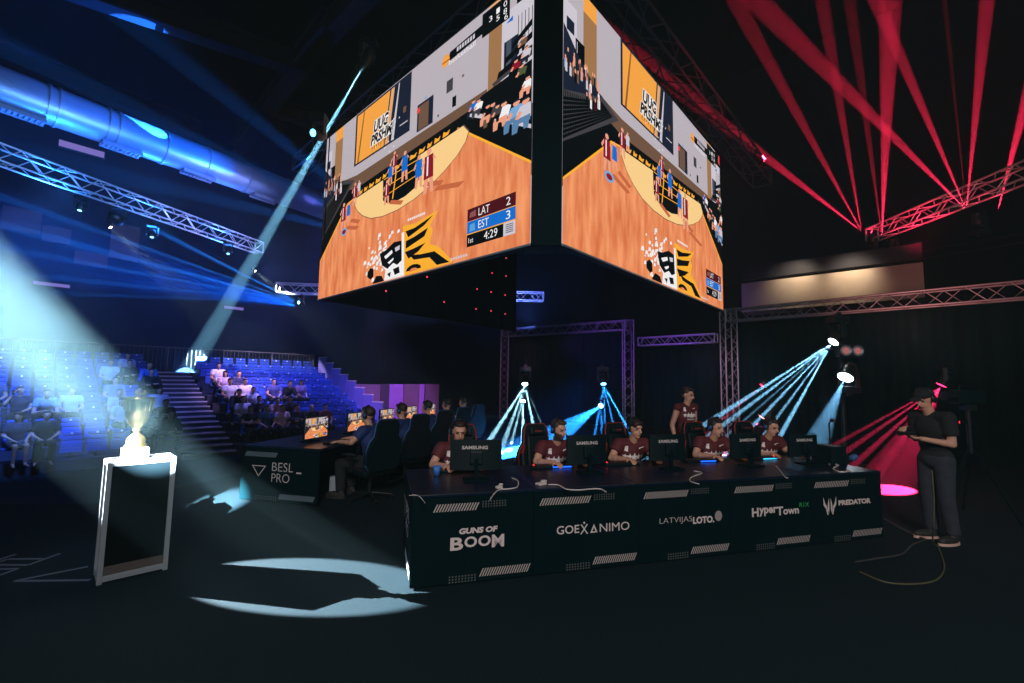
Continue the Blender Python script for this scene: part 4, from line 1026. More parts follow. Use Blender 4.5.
# the cameraman
p = gz(941, 541)
o, J = person('film', P_film, (p.x, p.y, 0), math.radians(-82), 'standing cameraman in a dark cap, black shirt and dark jeans at the right', M_blackcloth, .8, M_jeans, 'cap', M_blackcloth, fine=True, scale=.985, sole_m=M_sole)
hp_ = MB(); hp_.path([J['head'] + J['HR'] @ V((.098 * math.cos(a), .02, .035 + .10 * math.sin(a))) for a in [PI * i / 14 for i in range(15)]], .010, M_blackm); hs = hp_.build('headset', o)
for s_ in (-1, 1): b = MB(); b.ell(J['head'] + J['HR'] @ V((s_ * .095, .015, .0)), (.018, .036, .044), M_blackm, R=J['HR']); b.build('ear_cup', hs)
g = empty('camera_controller', o.matrix_basis @ V((0, -.37, 1.20)), math.radians(-82), 'small dark camera controller held in the hands of the cameraman', 'camera')
b = MB(); b.bbox((0, 0, 0), (.15, .11, .035), M_blackm, .01); b.build('body', g); b = MB(); b.bbox((0, .03, .05), (.12, .012, .075), M_black, .005, T=Matrix.Rotation(-.4, 4, 'X')); b.build('flip_screen', g)
b = MB(); b.tube((0, -.055, .0), (0, -.10, .0), .025, M_blackm, n=12); b.build('lens', g)
# video camera on a tripod behind him
q = gy(967, 397, 6.1)
vc = empty('video_camera', (q.x, q.y, q.z), math.radians(-82), 'black video camera with two small pinkish lamps on a tripod behind the cameraman', 'camera')
b = MB(); b.bbox((0, 0, 0), (.14, .42, .18), M_black, .02); b.build('body', vc)
b = MB(); b.tube((0, -.21, .01), (0, -.36, .01), .05, M_blackm, r2=.06, n=16); b.build('lens', vc)
b = MB(); b.path([(0, -.12, .09), (0, -.10, .15), (0, .08, .15), (0, .12, .09)], .012, M_black); b.build('handle', vc)
for y_ in (-.14, .02):
    b = MB(); b.ell((-.078, y_, .035), (.008, .035, .014), emis('pinkish_lamp', rgb(205, 120, 120), .6), nu=10, nv=8); b.build('indicator_lamp', vc)
b = MB(); b.ell((-.06, -.05, -.34), (.016, .02, .02), REDG, nu=8, nv=6); b.build('tally_light', vc)
b = MB(); b.bbox((0, 0, -.14), (.11, .14, .08), M_blackm, .01); b.tube((0, 0, -.18), (0, 0, -.75), .03, M_blackm); b.box((-.02, -.05, -.34), (.06, .05, .05), M_blackp); tp = b.build('tripod_head', vc)
for i in range(3):
    a = i * 2.094 + .4; b = MB(); b.tube((0, 0, -.6), (.42 * math.cos(a), .42 * math.sin(a), -q.z + .015), .016, M_blackp); b.build('tripod_leg', vc)
cable([gy(932, 470, 4.95), gy(934, 500, 4.95), gy(933.5, 525, 4.98), gz(933, 541, .01), gz(938, 547, .01), gz(943, 560, .01), gz(944, 570, .01), gz(936, 580, .01), gz(915, 584, .01), gz(885, 582, .01), gz(860, 572, .01)],
      'yellowish cable dropping from the cameraman and looping over the floor', M_ycable, .007)
cable([gz(884, 519, .01), gz(900, 528, .01), gz(912, 534, .01), gz(926, 540, .01)], 'grey cable running from the right end of the desk to the cameraman', M_dkcable, .012)
cable([gz(925, 540, .01), gz(912, 545, .01), gz(902, 554, .01), gz(880, 558, .01), gz(855, 562, .01)], 'dark cable curving over the floor in front of the cameraman', M_dkcable, .008)

# ------------------------------------------------------------------ trophy and its stand
PA = gz(96, 586); PB = gz(167.5, 569.5); PE = (PB - PA).normalized(); PW = (PB - PA).length; PD = .30; PYAW = math.atan2(PE.y, PE.x); PH = .965
ps = empty('display_stand', PA, PYAW, 'tall aluminium framed display stand with dark panels carrying the golden trophy', 'display stand')
T_ = .035
for (x, y) in ((0, 0), (PW, 0), (0, PD), (PW, PD)):
    b = MB(); b.bbox((x + (T_ / 2 if x == 0 else -T_ / 2), y + (T_ / 2 if y == 0 else -T_ / 2), PH / 2), (T_, T_, PH), M_alu, .003); b.build('post', ps)
for z in (PH - T_ / 2, .02 + T_ / 2):
    for y in (T_ / 2, PD - T_ / 2):
        b = MB(); b.bbox((PW / 2, y, z), (PW - 2 * T_, T_, T_ if z > .5 else T_ * 1.3), M_alu, .003); b.build('rail', ps)
    for x in (T_ / 2, PW - T_ / 2):
        b = MB(); b.bbox((x, PD / 2, z), (T_, PD - 2 * T_, T_ if z > .5 else T_ * 1.3), M_alu, .003); b.build('rail', ps)
gloss = mat('glossy_black_panel', (.0015, .0045, .006, 1), .3, spec=.25)
for nm, c, s_ in (('front_panel', (PW / 2, .022, PH / 2), (PW - 2 * T_, .006, PH - 2 * T_)), ('back_panel', (PW / 2, PD - .022, PH / 2), (PW - 2 * T_, .006, PH - 2 * T_)),
                 ('side_panel', (.022, PD / 2, PH / 2), (.006, PD - 2 * T_, PH - 2 * T_)), ('side_panel', (PW - .022, PD / 2, PH / 2), (.006, PD - 2 * T_, PH - 2 * T_)), ('top_panel', (PW / 2, PD / 2, PH - .012), (PW - .05, PD - .05, .008))):
    b = MB(); b.box(c, s_, gloss if nm != 'top_panel' else mat('stand_top', (.12, .16, .2, 1), .3)); b.build(nm, ps)
b = MB(); b.box((PW / 2, .015, .085), (PW - 2 * T_, .008, .09), mat('brown_plinth', (.09, .075, .07, 1), .6)); b.build('plinth_board', ps)
TC = gy(134.5, 457, (PA + PE * PW / 2).y + .12); 
tc = empty('trophy', (TC.x, TC.y, PH), PYAW, 'shiny golden cup trophy on a pale square base standing on the display stand', 'trophy')
k_ = .53 / .53
b = MB(); b.bbox((0, 0, .035), (.155, .155, .07), M_marble, .006); b.build('base_block', tc)
b = MB(); b.lathe([(0, .07), (.068, .07), (.070, .085), (.058, .10), (.060, .125), (.045, .15), (.026, .165), (.018, .185), (.030, .195), (.018, .205)], M_gold, n=32); b.build('foot', tc)
b = MB(); b.lathe([(.016, .20), (.030, .215), (.055, .245), (.078, .30), (.087, .37), (.092, .42), (.102, .435), (.095, .437), (.080, .37), (.05, .27), (0, .24)], M_gold, n=40)
for i in range(16):
    a = 2 * PI * i / 16; b.tube((.084 * math.cos(a), .084 * math.sin(a), .34), (.092 * math.cos(a), .092 * math.sin(a), .415), .006, M_gold, n=6)
b.build('cup', tc)
b = MB()
tc.scale = (1.15, 1.15, 1.2)
for x, h in ((-.022, .062), (.006, .05), (.028, .066)):
    b.lathe([(.0, .42), (.010, .42), (.007, .42 + h * .55), (.012, .42 + h * .75), (.010, .42 + h), (0, .425 + h)], M_gold, n=10, c=(x, 0, 0))
b.build('top_figures', tc)

# thin pale line strips on the floor near the stand
fl = MB(); FP = mat('pale_floor_lines', (.16, .19, .21, 1), .6)
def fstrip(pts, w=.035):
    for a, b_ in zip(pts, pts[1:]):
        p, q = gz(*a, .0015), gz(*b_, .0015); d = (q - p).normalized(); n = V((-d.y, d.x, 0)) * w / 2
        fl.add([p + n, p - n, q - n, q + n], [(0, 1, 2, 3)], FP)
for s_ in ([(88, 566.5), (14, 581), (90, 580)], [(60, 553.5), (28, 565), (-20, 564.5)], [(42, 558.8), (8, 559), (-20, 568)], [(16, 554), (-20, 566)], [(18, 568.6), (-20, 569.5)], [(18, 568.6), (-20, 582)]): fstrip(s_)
fl_o = struct('floor_lines', fl)

# ------------------------------------------------------------------ grandstand seats and spectators
def audience_px(s): p = seat_pos(s) + V((0, 0, 1.22)) - N * .05; return project(p)
AUD = [
 ((27, 424), 'look', 'long', (.03, .03, .07), 1, 1, 'spectator with bare legs in the front row at the far left'),
 ((57, 421), 'lap', 'short', (.006, .01, .012), 1, 0, 'spectator in a black shirt and jeans in the front row at the far left'),
 ((28, 391), 'phone', 'short', (.02, .02, .05), .5, 0, 'spectator holding a phone to the ear above the far left front row'),
 ((8, 382), 'lap', 'short', (.05, .08, .2), .5, 0, 'dim spectator at the very left edge of the stands'),
 ((56, 391), 'lean', 'short', (.25, .35, .55), .5, 0, 'spectator in pale blue inside the bright haze'),
 ((75, 392), 'lap', 'long', (.4, .42, .6), .5, 0, 'spectator in a light top at the right rim of the bright haze'),
 ((106, 362), 'lap', 'short', (.6, .55, .6), .5, 0, 'spectator in a white shirt high up left of the stairs'),
 ((123, 359), 'fold', 'short', (.01, .012, .02), 2, 0, 'spectator in dark clothes beside the white shirt high up left of the stairs'),
 ((133, 356), 'look', 'long', (.45, .4, .5), .5, 0, 'spectator in a light grey top high up above the trophy'),
 ((152, 360), 'lean', 'short', (.04, .12, .5), 2, 0, 'spectator in bright blue bending forward at the top of the stairs'),
 ((166, 362), 'fold', 'short', (.01, .01, .015), 2, 0, 'spectator in black at the top of the stairs'),
 ((113, 377), 'lap', 'short', (.25, .22, .3), .5, 0, 'spectator in grey in the middle rows above the trophy'),
 ((108, 391), 'lean', 'short', (.5, .45, .55), .5, 0, 'spectator in a pale shirt just left of the trophy cup'),
 ((120, 391), 'look', 'long', (.5, .48, .6), .5, 0, 'spectator in a pale shirt right behind the trophy cup'),
 ((134, 386), 'lap', 'short', (.1, .1, .25), .5, 0, 'spectator in dim purple above the trophy figures'),
 ((152, 388), 'lap', 'long', (.45, .4, .6), .5, 0, 'spectator in a lilac top beside the stairs above the trophy'),
 ((162, 402), 'lean', 'short', (.008, .01, .015), 2, 0, 'spectator in a black hoodie with a white chest print beside the stairs'),
 ((160, 425), 'lean', 'short', (.02, .03, .06), 2, 0, 'dim spectator low down beside the stairs, behind the display stand corner'),
 ((173, 425), 'fold', 'long', (.02, .02, .04), 2, 0, 'dim spectator at the foot of the stairs'),
 ((205, 377), 'look', 'long', (.5, .35, .5), .5, 0, 'spectator in pink on the stair side of the right seat bank'),
 ((212, 373), 'lap', 'short', (.65, .6, .7), .5, 0, 'spectator in white with raised arms behind the pink one'),
 ((220, 380), 'lap', 'short', (.55, .5, .65), .5, 0, 'spectator in white between the pink one and the black hoodie'),
 ((226, 386), 'lean', 'cap', (.008, .01, .012), 2, 0, 'spectator in a black hoodie and cap in the right seat bank'),
 ((236, 381), 'lap', 'short', (.7, .6, .75), .5, 0, 'spectator in a bright white shirt just right of the black hoodie and cap'),
 ((239, 371), 'fold', 'short', (.02, .02, .06), 2, 0, 'spectator in dark clothes two rows above the bright white shirts'),
 ((253, 386), 'look', 'short', (.7, .6, .75), .5, 0, 'spectator in a white t-shirt right of the group of white shirts'),
 ((272, 384), 'lap', 'short', (.05, .06, .22), .5, 0, 'spectator in dim blue alone in the middle of the right seat bank'),
 ((286, 383), 'lean', 'short', (.01, .01, .015), 1, 0, 'spectator in black bending forward in the middle of the right seat bank'),
 ((298, 384), 'look', 'long', (.3, .2, .5), .5, 0, 'spectator in purple right of the bending one'),
 ((242, 399), 'lap', 'short', (.7, .6, .75), .5, 0, 'spectator in a white shirt in the lower rows of the right seat bank'),
 ((270, 401), 'lap', 'short', (.05, .10, .22), .5, 0, 'spectator in dull blue in the lower rows of the right seat bank'),
 ((285, 400), 'look', 'long', (.02, .02, .03), .5, 0, 'spectator in black looking sideways in the lower rows of the right seat bank'),
 ((300, 404), 'fold', 'short', (.01, .012, .015), 2, 0, 'dark spectator above the first lit monitor'),
 ((231, 409), 'fold', 'short', (.006, .008, .01), .5, 0, 'bearded man in a black t-shirt with a badge in the front row beside the stairs'),
 ((250, 413), 'lap', 'short', (.02, .02, .03), .5, 0, 'spectator in dark grey next to the man with the badge'),
 ((259, 417), 'lap', 'short', (.62, .38, .42), .5, 0, 'spectator in a pink shirt with a dark lanyard in the front row'),
 ((281, 417), 'lean', 'short', (.5, .28, .28), .5, 0, 'spectator in a salmon top leaning forward in the front row'),
 ((291, 413), 'fold', 'bald', (.006, .008, .01), .5, 0, 'bald man in a black t-shirt with folded arms in the front row'),
 ((303, 413), 'lap', 'short', (.12, .02, .03), .5, 0, 'spectator in dark red left of the first lit monitor'),
]
POSES = {'lap': P_lap, 'lean': P_lean, 'fold': P_fold, 'phone': P_phone, 'look': P_look}
for a in AUD:
    best = min([s for s in SEATS if s[3] is None], key=lambda s: (audience_px(s)[0] - a[0][0]) ** 2 + ((audience_px(s)[1] - a[0][1]) * 1.5) ** 2)
    best[3] = a
first = {}
SG = {'left': 'blue seats left of the stairs', 'right': 'blue seats right of the stairs'}
def seat_obj(s):
    oc = 1 if s[3] else 0; a, b, c = SEAT[oc]; p = seat_pos(s) 
    r = bpy.data.objects.new('stadium_seat', a); COL.objects.link(r); r.location = p - N * .22 ; r.rotation_euler.z = SEAT_YAW
    x, y = project(p)
    if not (-25 < x < 470): bpy.data.objects.remove(r); return
    if s[3]: tag(r, ' '.join(('taken blue seat of the ' + s[3][6].replace('spectator', 'person')).split()[:16]), 'stadium seat', SG[s[1 - 1]] + ', taken')
    else: tag(r, 'empty blue folding stadium seat %s of the stairs' % s[0], 'stadium seat', SG[s[0]])
    for nm, me in (('seat_pan', b), ('number_plate', c)):
        q = bpy.data.objects.new(nm, me); COL.objects.link(q); q.parent = r
for s in SEATS: seat_obj(s)
dimskin = mat('skin_dim', (.42, .22, .17, 1), .6)
for s in [s for s in SEATS if s[3]]:
    (px, pose, hair, colr, slv, short, lab) = s[3]
    p = seat_pos(s) - N * .12 + V((0, 0, -.05))
    cm = mat('cloth_%.3f_%.3f_%.3f' % colr, (*colr, 1), .85)
    o, J = person(pose, POSES[pose], p, SEAT_YAW + (.25 if pose == 'look' else 0), lab, cm, {1: 1, .5: .5, 2: 2}[slv], M_blackcloth if not short else mat('grey_shorts', (.05, .05, .07, 1), .9), hair, M_hair, fine=False, group='spectators in the stands', scale=.98, short=bool(short), shoes=False)
    if 'chest print' in lab or 'badge' in lab:
        def pr(b, big='print' in lab):
            if big:
                [b.poly([(x, .0), (x + .028, .0), (x + .028, .05), (x, .05)], JP) for x in (-.11, -.072, -.034, .004, .042, .080)]; [b.poly([(x, -.06), (x + .022, -.06), (x + .022, -.02), (x, -.02)], JP) for x in (-.06, -.03, .0, .03)]
            else: b.poly([(-.03, -.12), (.05, -.12), (.05, -.02), (-.03, -.02)], JP)
        chest_print(o, J, pr, 'chest_print')
    if 'lanyard' in lab:
        def pr2(b):
            b.poly([(-.06, .10), (-.045, .10), (.006, -.10), (-.006, -.10)], M_black); b.poly([(.045, .10), (.06, .10), (.006, -.10), (-.006, -.10)], M_black)
        chest_print(o, J, pr2, 'lanyard')
    if pose == 'phone':
        ph = MB(); ph.bbox((0, 0, 0), (.015, .07, .14), M_black, .004)
        tag(ph.build('mobile_phone', loc=o.matrix_basis @ V((-.125, -.13, 1.17))), 'dark phone held to the ear of a spectator at the far left', 'phone')
# small bottle and paper on the floor before the left seats
p = gz(74, 465, ZA); bt = empty('water_bottle', p, 0, 'small plastic water bottle on the ground in front of the left seats', 'bottle')
b = MB(); b.lathe([(0, 0), (.035, 0), (.035, .15), (.014, .19), (.014, .21), (0, .21)], mat('clear_plastic', (.3, .35, .45, 1), .2), n=14); b.build('body', bt)
b = MB(); b.lathe([(0, .23), (.017, .23), (.017, .205), (0, .205)], M_white, n=10); b.build('cap', bt)
b = MB(); b.bbox((.05, -.25, .004), (.42, .2, .008), M_white, .002); tag(b.build('paper_sheet', loc=p, rz=.3), 'white paper sheet lying beside the water bottle', 'paper')

# rail behind the top row, stepped side screen and purple panels to the right
rl = empty('guard_rail', gs(0, ROWS * RD + .5, ZA + ROWS * RH), 0, 'thin metal guard rail behind the top row of the stands', 'railing')
def rll(a, z): return gs(a, ROWS * RD + .5, ZA + ROWS * RH + z) - rl.location
M_rail = mat('rail_metal', (.12, .10, .12, 1), .5, metal=.4)
b = MB(); b.tube(rll(A_L, 1.05), rll(A_R, 1.05), .025, M_rail); b.build('top_rail', rl)
for i in range(8): b = MB(); b.tube(rll(A_L + (A_R - A_L) * i / 7, 0), rll(A_L + (A_R - A_L) * i / 7, 1.05), .022, M_rail); b.build('rail_post', rl)
b = MB()
for i in range(96): a_ = A_L + (A_R - A_L) * (i + .5) / 96; b.tube(rll(a_, .05), rll(a_, 1.03), .008, M_rail, n=4, caps=False)
b.build('balusters', rl)
ss = empty('side_screen', gs(A_R + .06, 0, ZA), 0, 'stepped purple-lit panelled side wall at the right end of the seats', 'side wall')
M_side = mat('side_panel_paint', (.16, .14, .50, 1), .7)
for r in range(ROWS):
    b = MB(); b.box((A_R + .10, .1 + RD * r + RD / 2, RH * (r + 1) / 2 + .45), (.08, RD - .03, RH * (r + 1) + .9), M_side, G_T @ Matrix.Identity(4)); 
    q = b.build('wall_panel', ss); q.location = -ss.location
    b = MB(); b.box((A_R + .10, .1 + RD * r + RD / 2, RH * (r + 1) + .92), (.10, RD, .04), M_white, G_T); q = b.build('panel_cap', ss); q.location = -ss.location
pw = empty('panelled_partition', gs(A_R + .5, 3.0, ZA), 0, 'row of tall purple and mauve panels beyond the right end of the seats', 'partition')
x0s = [353, 381, 390, 404, 420, 425, 439]
for k in range(6):
    a = gy(x0s[k], 384, 21.5); c = gy(x0s[k + 1], 384, 21.5); top = a.z
    b = MB(); dx = c.x - a.x; b.bbox((a.x + dx / 2, 21.5 + (k % 2) * .12, (top + ZA) / 2), (dx, .1, top - ZA), [M_mauve, mat('dark_gap', (.05, .035, .06, 1), .9), M_purple, M_mauve, M_purple, M_mauve][k], .01)
    q = b.build('wall_panel', pw); q.location = -pw.location
# ------------------------------------------------------------------ moving heads and their beams
def lens_mat(c, s): return emis('lens_%d_%d_%d_%d' % (c[0] * 99, c[1] * 99, c[2] * 99, s * 10), (*c, 1), s)
def spot(parent, name, p, q, ang, col, cd, blend=.3, r=.03):
    """cd = candela-like intensity along the axis"""
    l = bpy.data.lights.new(name, 'SPOT'); l.spot_size = math.radians(ang); l.spot_blend = blend; l.color = col
    l.energy = cd * 4 * PI * PI / 1.0; l.shadow_soft_size = r
    o = bpy.data.objects.new(name, l); COL.objects.link(o); o.parent = parent
    o.location = V(p) - parent.location
    o.rotation_euler = (V(q) - V(p)).to_track_quat('-Z', 'Y').to_euler(); return o
def moving_head(p, q, label, col=(1, 1, 1), es=8, size=1.0, hang=True, group=None, lensr=.07):
    """lamp head centred at p aiming at q"""
    p = V(p); root = empty('moving_head_light', p, label=label, cat='stage light', group=group)
    d = (V(q) - p).normalized(); R = d.to_track_quat('Z', 'X').to_matrix().to_4x4()
    s = size; sg = 1 if hang else -1
    mb = MB(); mb.bbox((0, 0, sg * .36 * s), (.34 * s, .26 * s, .13 * s), M_blackm, .015); mb.box((0, 0, sg * .45 * s), (.08 * s, .08 * s, .08 * s), M_blackm); mb.build('base', root)
    rz = Matrix.Rotation(math.atan2(d.y, d.x) + PI / 2, 4, 'Z')
    mb = MB()
    for k in (-1, 1): mb.bbox((k * .17 * s, 0, sg * .14 * s), (.035 * s, .10 * s, .36 * s), M_blackm, .01, T=rz)
    mb.box((0, 0, sg * .29 * s), (.37 * s, .10 * s, .03 * s), M_blackm, T=rz); mb.build('yoke', root)
    mb = MB(); mb.lathe([(0, -.20 * s), (.09 * s, -.19 * s), (.13 * s, -.10 * s), (.135 * s, .02 * s), (.115 * s, .12 * s), (lensr * 1.15 * s, .15 * s), (lensr * s, .15 * s), (lensr * s, .14 * s)], M_blackm, T=R)
    hd = mb.build('lamp_head', root)
    mb = MB(); mb.lathe([(0, .162 * s), (lensr * .6 * s, .160 * s), (lensr * .99 * s, .152 * s)], lens_mat(col, es), T=R, n=16); mb.build('lens', hd)
    root['beam_at'] = 0; del root['beam_at']
    return root, p + d * (.20 * s), d
WHITE = (.62, .86, 1.0); CY = (.10, .50, 1.0); BL = (.0, .20, 1.0); RD_ = (1.0, .015, .07)
K = 1.7
def fan(root, src, targets, col, base_r=.02):
    for (q, ang, cd) in targets:
        q = V(q); d = (q - src).normalized()
        spot(root, 'beam', src, q, ang, col, cd * K, .3, .003)

# white fan at the back of the stage
p = gy(525, 380, 14.8)
r1, s1, _ = moving_head(p, p + V((0, -.6, -1)), 'upper white moving head throwing a fan of narrow beams downwards', (.8, .95, 1), 30, lensr=.09)
fan(r1, s1, [(gz(484, 449), 2.8, 19000), (gz(500, 453), 2.2, 16000), (gz(512, 443), 1.6, 12000), (gz(538, 447), 2.6, 19000), (gz(549, 441), 1.5, 7000)], WHITE)
p = gy(523, 399, 15.4)
r1, s1, _ = moving_head(p, p + V((0, -.8, -1)), 'lower white moving head under the white fan with one straight beam', (.8, .95, 1), 30, size=.6, lensr=.13)
fan(r1, s1, [(gz(523, 450), 2.4, 14000), (gz(509, 450), 2.0, 5000)], WHITE)
p = gy(603, 380, 14.8)
r1, s1, _ = moving_head(p, p + V((0, -.6, -1)), 'upper blue moving head throwing a fan of narrow beams downwards', (.1, .5, 1), 20, lensr=.08)
fan(r1, s1, [(gz(592, 450), 1.8, 20000), (gz(606, 450), 1.6, 16000), (gz(620, 450), 1.8, 16000), (gz(640, 450), 2.0, 40000)], (.03, .32, 1))
p = gy(602, 405, 15.4)
r1, s1, _ = moving_head(p, gz(545, 445), 'lower blue moving head with one wide beam towards the left', (.3, .7, 1), 25, size=.6, lensr=.13)
fan(r1, s1, [(gz(540, 446), 13, 6000), (gz(604, 450), 3.0, 6000)], (.03, .30, 1))
# right white fan on a dark tower
p = gy(838, 337, 9.5)
r1, s1, _ = moving_head(p, gz(710, 468), 'white moving head on the right throwing a fan of pale blue beams over the players', (.85, .95, 1), 30, lensr=.10)
fan(r1, s1, [(gz(640, 466), 2.2, 30000), (gz(666, 468), 2.0, 26000), (gz(690, 468), 1.3, 12000), (gz(712, 468), 2.0, 26000), (gz(738, 470), 1.8, 22000), (gz(760, 472), 2.4, 26000)], (.40, .68, 1))
p = gy(848, 372, 9.3)
r1, s1, _ = moving_head(p, gz(795, 478), 'white moving head below the pale blue fan with one wide soft beam', (.8, .9, 1), 12, lensr=.14, hang=False)
fan(r1, s1, [(gz(800, 480), 15, 900)], (.35, .62, 1))
_t = gy(850, 372, 9.75)
tw = empty('lighting_tower', (_t.x, _t.y, 0), label='dark lighting tower carrying the pale blue and pinkish lamps at the right', cat='lighting tower')
mb = MB(); mb.tube((0, .25, 0), (0, .25, 3.35), .045, M_blackm, n=10); mb.build('pole', tw)
mb = MB(); mb.lathe([(0, 0), (.42, 0), (.42, .03), (.08, .05), (.05, .08)], M_blackm, c=(0, .25, 0)); mb.build('base', tw)
mb = MB(); mb.box((0, .25, 2.55), (.9, .06, .06), M_blackm); mb.build('crossarm', tw)
p = gy(849, 351, 9.6)
bl = empty('blinder_light', p, label='dim pinkish two-lamp blinder between the white lamps at the right', cat='stage light')
mb = MB(); mb.bbox((0, 0, 0), (.52, .14, .26), M_blackm, .02); mb.build('housing', bl)
for k in (-1, 1):
    mb = MB(); mb.lathe([(.03, 0), (.09, .01), (.105, .04), (.115, .0)], M_alu, T=Matrix.Translation((k * .125, -.08, 0)) @ Matrix.Rotation(PI / 2, 4, 'X'), n=16); rf = mb.build('reflector', bl)
    mb = MB(); mb.ell((k * .125, -.085, 0), (.07, .02, .07), emis('pinkish_lamp', rgb(205, 120, 120), .6), nu=12, nv=8); mb.build('bulb', rf)
# red lamps behind the stage
p = gy(764, 383, 12.3)
r1, s1, _ = moving_head(p, gz(700, 447), 'small red lamp behind the beams with a thin red streak', RD_, 10, size=.6, lensr=.09, hang=False)
fan(r1, s1, [(gz(690, 448), 3.5, 5000)], RD_)
p = gy(768, 412, 10.8)
r1, s1, _ = moving_head(p, gz(735, 455), 'pinkish red lamp glowing beside the players at the right end', (1, .25, .3), 12, size=1.15, lensr=.11, hang=False)
fan(r1, s1, [(gz(722, 455), 8, 7000)], (1, .03, .1))
p = gy(945, 380, 8.8)
r1, s1, _ = moving_head(p, gz(880, 470), 'red lamp behind the cameraman sending red beams to the left', (1, .02, .1), 14, size=.75, lensr=.12)
fan(r1, s1, [(gz(752, 490), 1.6, 9000), (gz(790, 490), 2.0, 9000), (gz(825, 491), 2.2, 9000), (gz(890, 489), 14, 1300), (gz(860, 490), 6, 2600)], RD_)
# red fans on the high right truss
for (px, py, z, lab, tg) in [
    (872, 238, 15.2, 'left red lamp at the end of the high red truss', [((640, 60), 3.2, 30000), ((765, 55), 2.8, 24000), ((812, -60), 2.6, 24000)]),
    (893, 244, 14.4, 'middle red lamp below the high red truss', [((893, -60), 4.0, 34000), ((858, 60), 2.2, 14000)]),
    (979, 219, 11.8, 'right red lamp hanging under the high red truss', [((820, 64), 3.2, 26000), ((850, -60), 2.6, 34000), ((938, -60), 1.0, 10000), ((993, -60), 2.8, 36000), ((1060, -30), 3.6, 40000)])]:
    p = gy(px, py, z)
    r1, s1, _ = moving_head(p, gy(px - 10, py - 100, z), lab, (1, .03, .1), 22, size=1.0, lensr=.13, hang=False)
    for ((a, b), an, cd) in tg:
        sx = s1 + V(((.42 if a > px + 20 else -.42), -.1, 0)); fan(r1, sx, [(gy(a, b, z - .6), an * 1.25, cd * .75)], (1, .012, .045))
spot(r1, 'truss_wash', gy(920, 262, 13.0), gy(925, 205, 13.6), 70, (1, .02, .08), 15, .8, .2)
spot(r1, 'truss_wash', gy(740, 200, 11.0), gy(720, 130, 11.0), 70, (1, .02, .06), 4, .8, .2)

# left side: beam past the video cube, cyan lamp, blue fans
p = gy(368, 58, 9.0)
r1, s1, _ = moving_head(p, gy(200, 352, 16.5), 'white moving head over the left screen with one long beam to the seats', (.85, .97, 1), 25, lensr=.10)
fan(r1, s1, [(gy(199, 354, 19.5), 3.0, 34000)], (.42, .72, 1))
p = gy(318, 134, 9.6)
r1, s1, _ = moving_head(p, p + V((-.3, -.8, -.3)), 'cyan lamp hanging at the left end of the screen truss', (.1, .6, 1), 7, lensr=.08)
p = gy(301, 303, 17.5)
r1, s1, _ = moving_head(p, gy(200, 280, 14), 'small cyan lamp left of the video cube with a flat fan of blue beams', (.2, .75, 1), 14, size=.7, lensr=.08)
fan(r1, s1, [(gy(-40, 130, 12), 2.4, 26000), (gy(-40, 182, 12), 1.8, 22000), (gy(-40, 214, 12), 2.2, 26000), (gy(-40, 240, 12), 1.6, 26000), (gy(-40, 268, 12), 1.6, 18000), (gy(-40, 290, 12), 1.4, 14000)], (.02, .22, 1))
p = gy(420, 250, 15.5)
r1, s1, _ = moving_head(p, gy(300, 190, 14), 'blue moving head hidden behind the left screen', (.1, .6, 1), 7, lensr=.08)
fan(r1, s1, [(gy(20, -70, 12), 5, 3500), (gy(-40, 30, 12), 5, 4000), (gy(-40, 138, 12), 4, 5000)], (.02, .2, .9))
for (px, py, z, lab, tg) in [(81, 207, 12.9, 'cyan lamp hanging under the long blue truss, nearest the left edge of the photo', (60, 260)),
                          (152, 234, 14.6, 'cyan lamp hanging under the middle of the long blue truss', (150, 290)),
                          (228, 251, 17.0, 'small lamp hanging near the right end of the long blue truss', (230, 300))]:
    p = gy(px, py, z)
    r1, s1, _ = moving_head(p, gy(*tg, z - .6), lab, (.2, .6, 1), 5, size=.85, lensr=.06)
p = gy(117, 219, 13.6)
r1, s1, _ = moving_head(p, gy(150, 262, 15.5), 'large dark lamp hanging from the long blue truss', (.7, .8, 1), 2, size=1.2, lensr=.07)
for (px, py, tgt, z, lab) in [(109, 226, (150, 262), 15.5, 'tiny warm white lamp on the left wall with a short cone of light'), (254, 270, (285, 296), 19, 'tiny warm white lamp beyond the end of the long blue truss')]:
    p = gy(px, py, z)
    r1, s1, _ = moving_head(p, gy(*tgt, z + .5), lab, (1, .9, .75), 20, size=.4, lensr=.13)
    fan(r1, s1, [(gy(*tgt, z + 1.2), 22, 130)], (.8, .75, .8))
# pale emergency lamp boxes on the wall
for k, (x0, y0, x1, y1) in enumerate([(67, 142, 97, 157), (40, 282, 63, 287), (226, 306, 241, 310)]):
    c = on_left_wall((x0 + x1) / 2, (y0 + y1) / 2, .15) if k else gz(82, 149.5, 8.2)
    w = abs(x1 - x0) * c.y / FOC * 1.2; h = (.16 if k else .22)
    e_ = empty('wall_lamp', c, rz=math.atan2(U.y, U.x), label=['pale lilac lamp box hanging above the long blue truss', 'pale lamp strip on the dark left wall above the left seats', 'pale lamp strip on the dark wall above the stairs'][k], cat='lamp')
    mb = MB(); mb.bbox((0, 0, 0), (w, .14, h), M_blackm, .02); mb.build('housing', e_)
    mb = MB(); mb.box((0, -.075, -.01), (w * .95, .02, h * .8), emis('lilac_glow', rgb(120, 110, 190), 1.0)); mb.build('diffuser', e_)

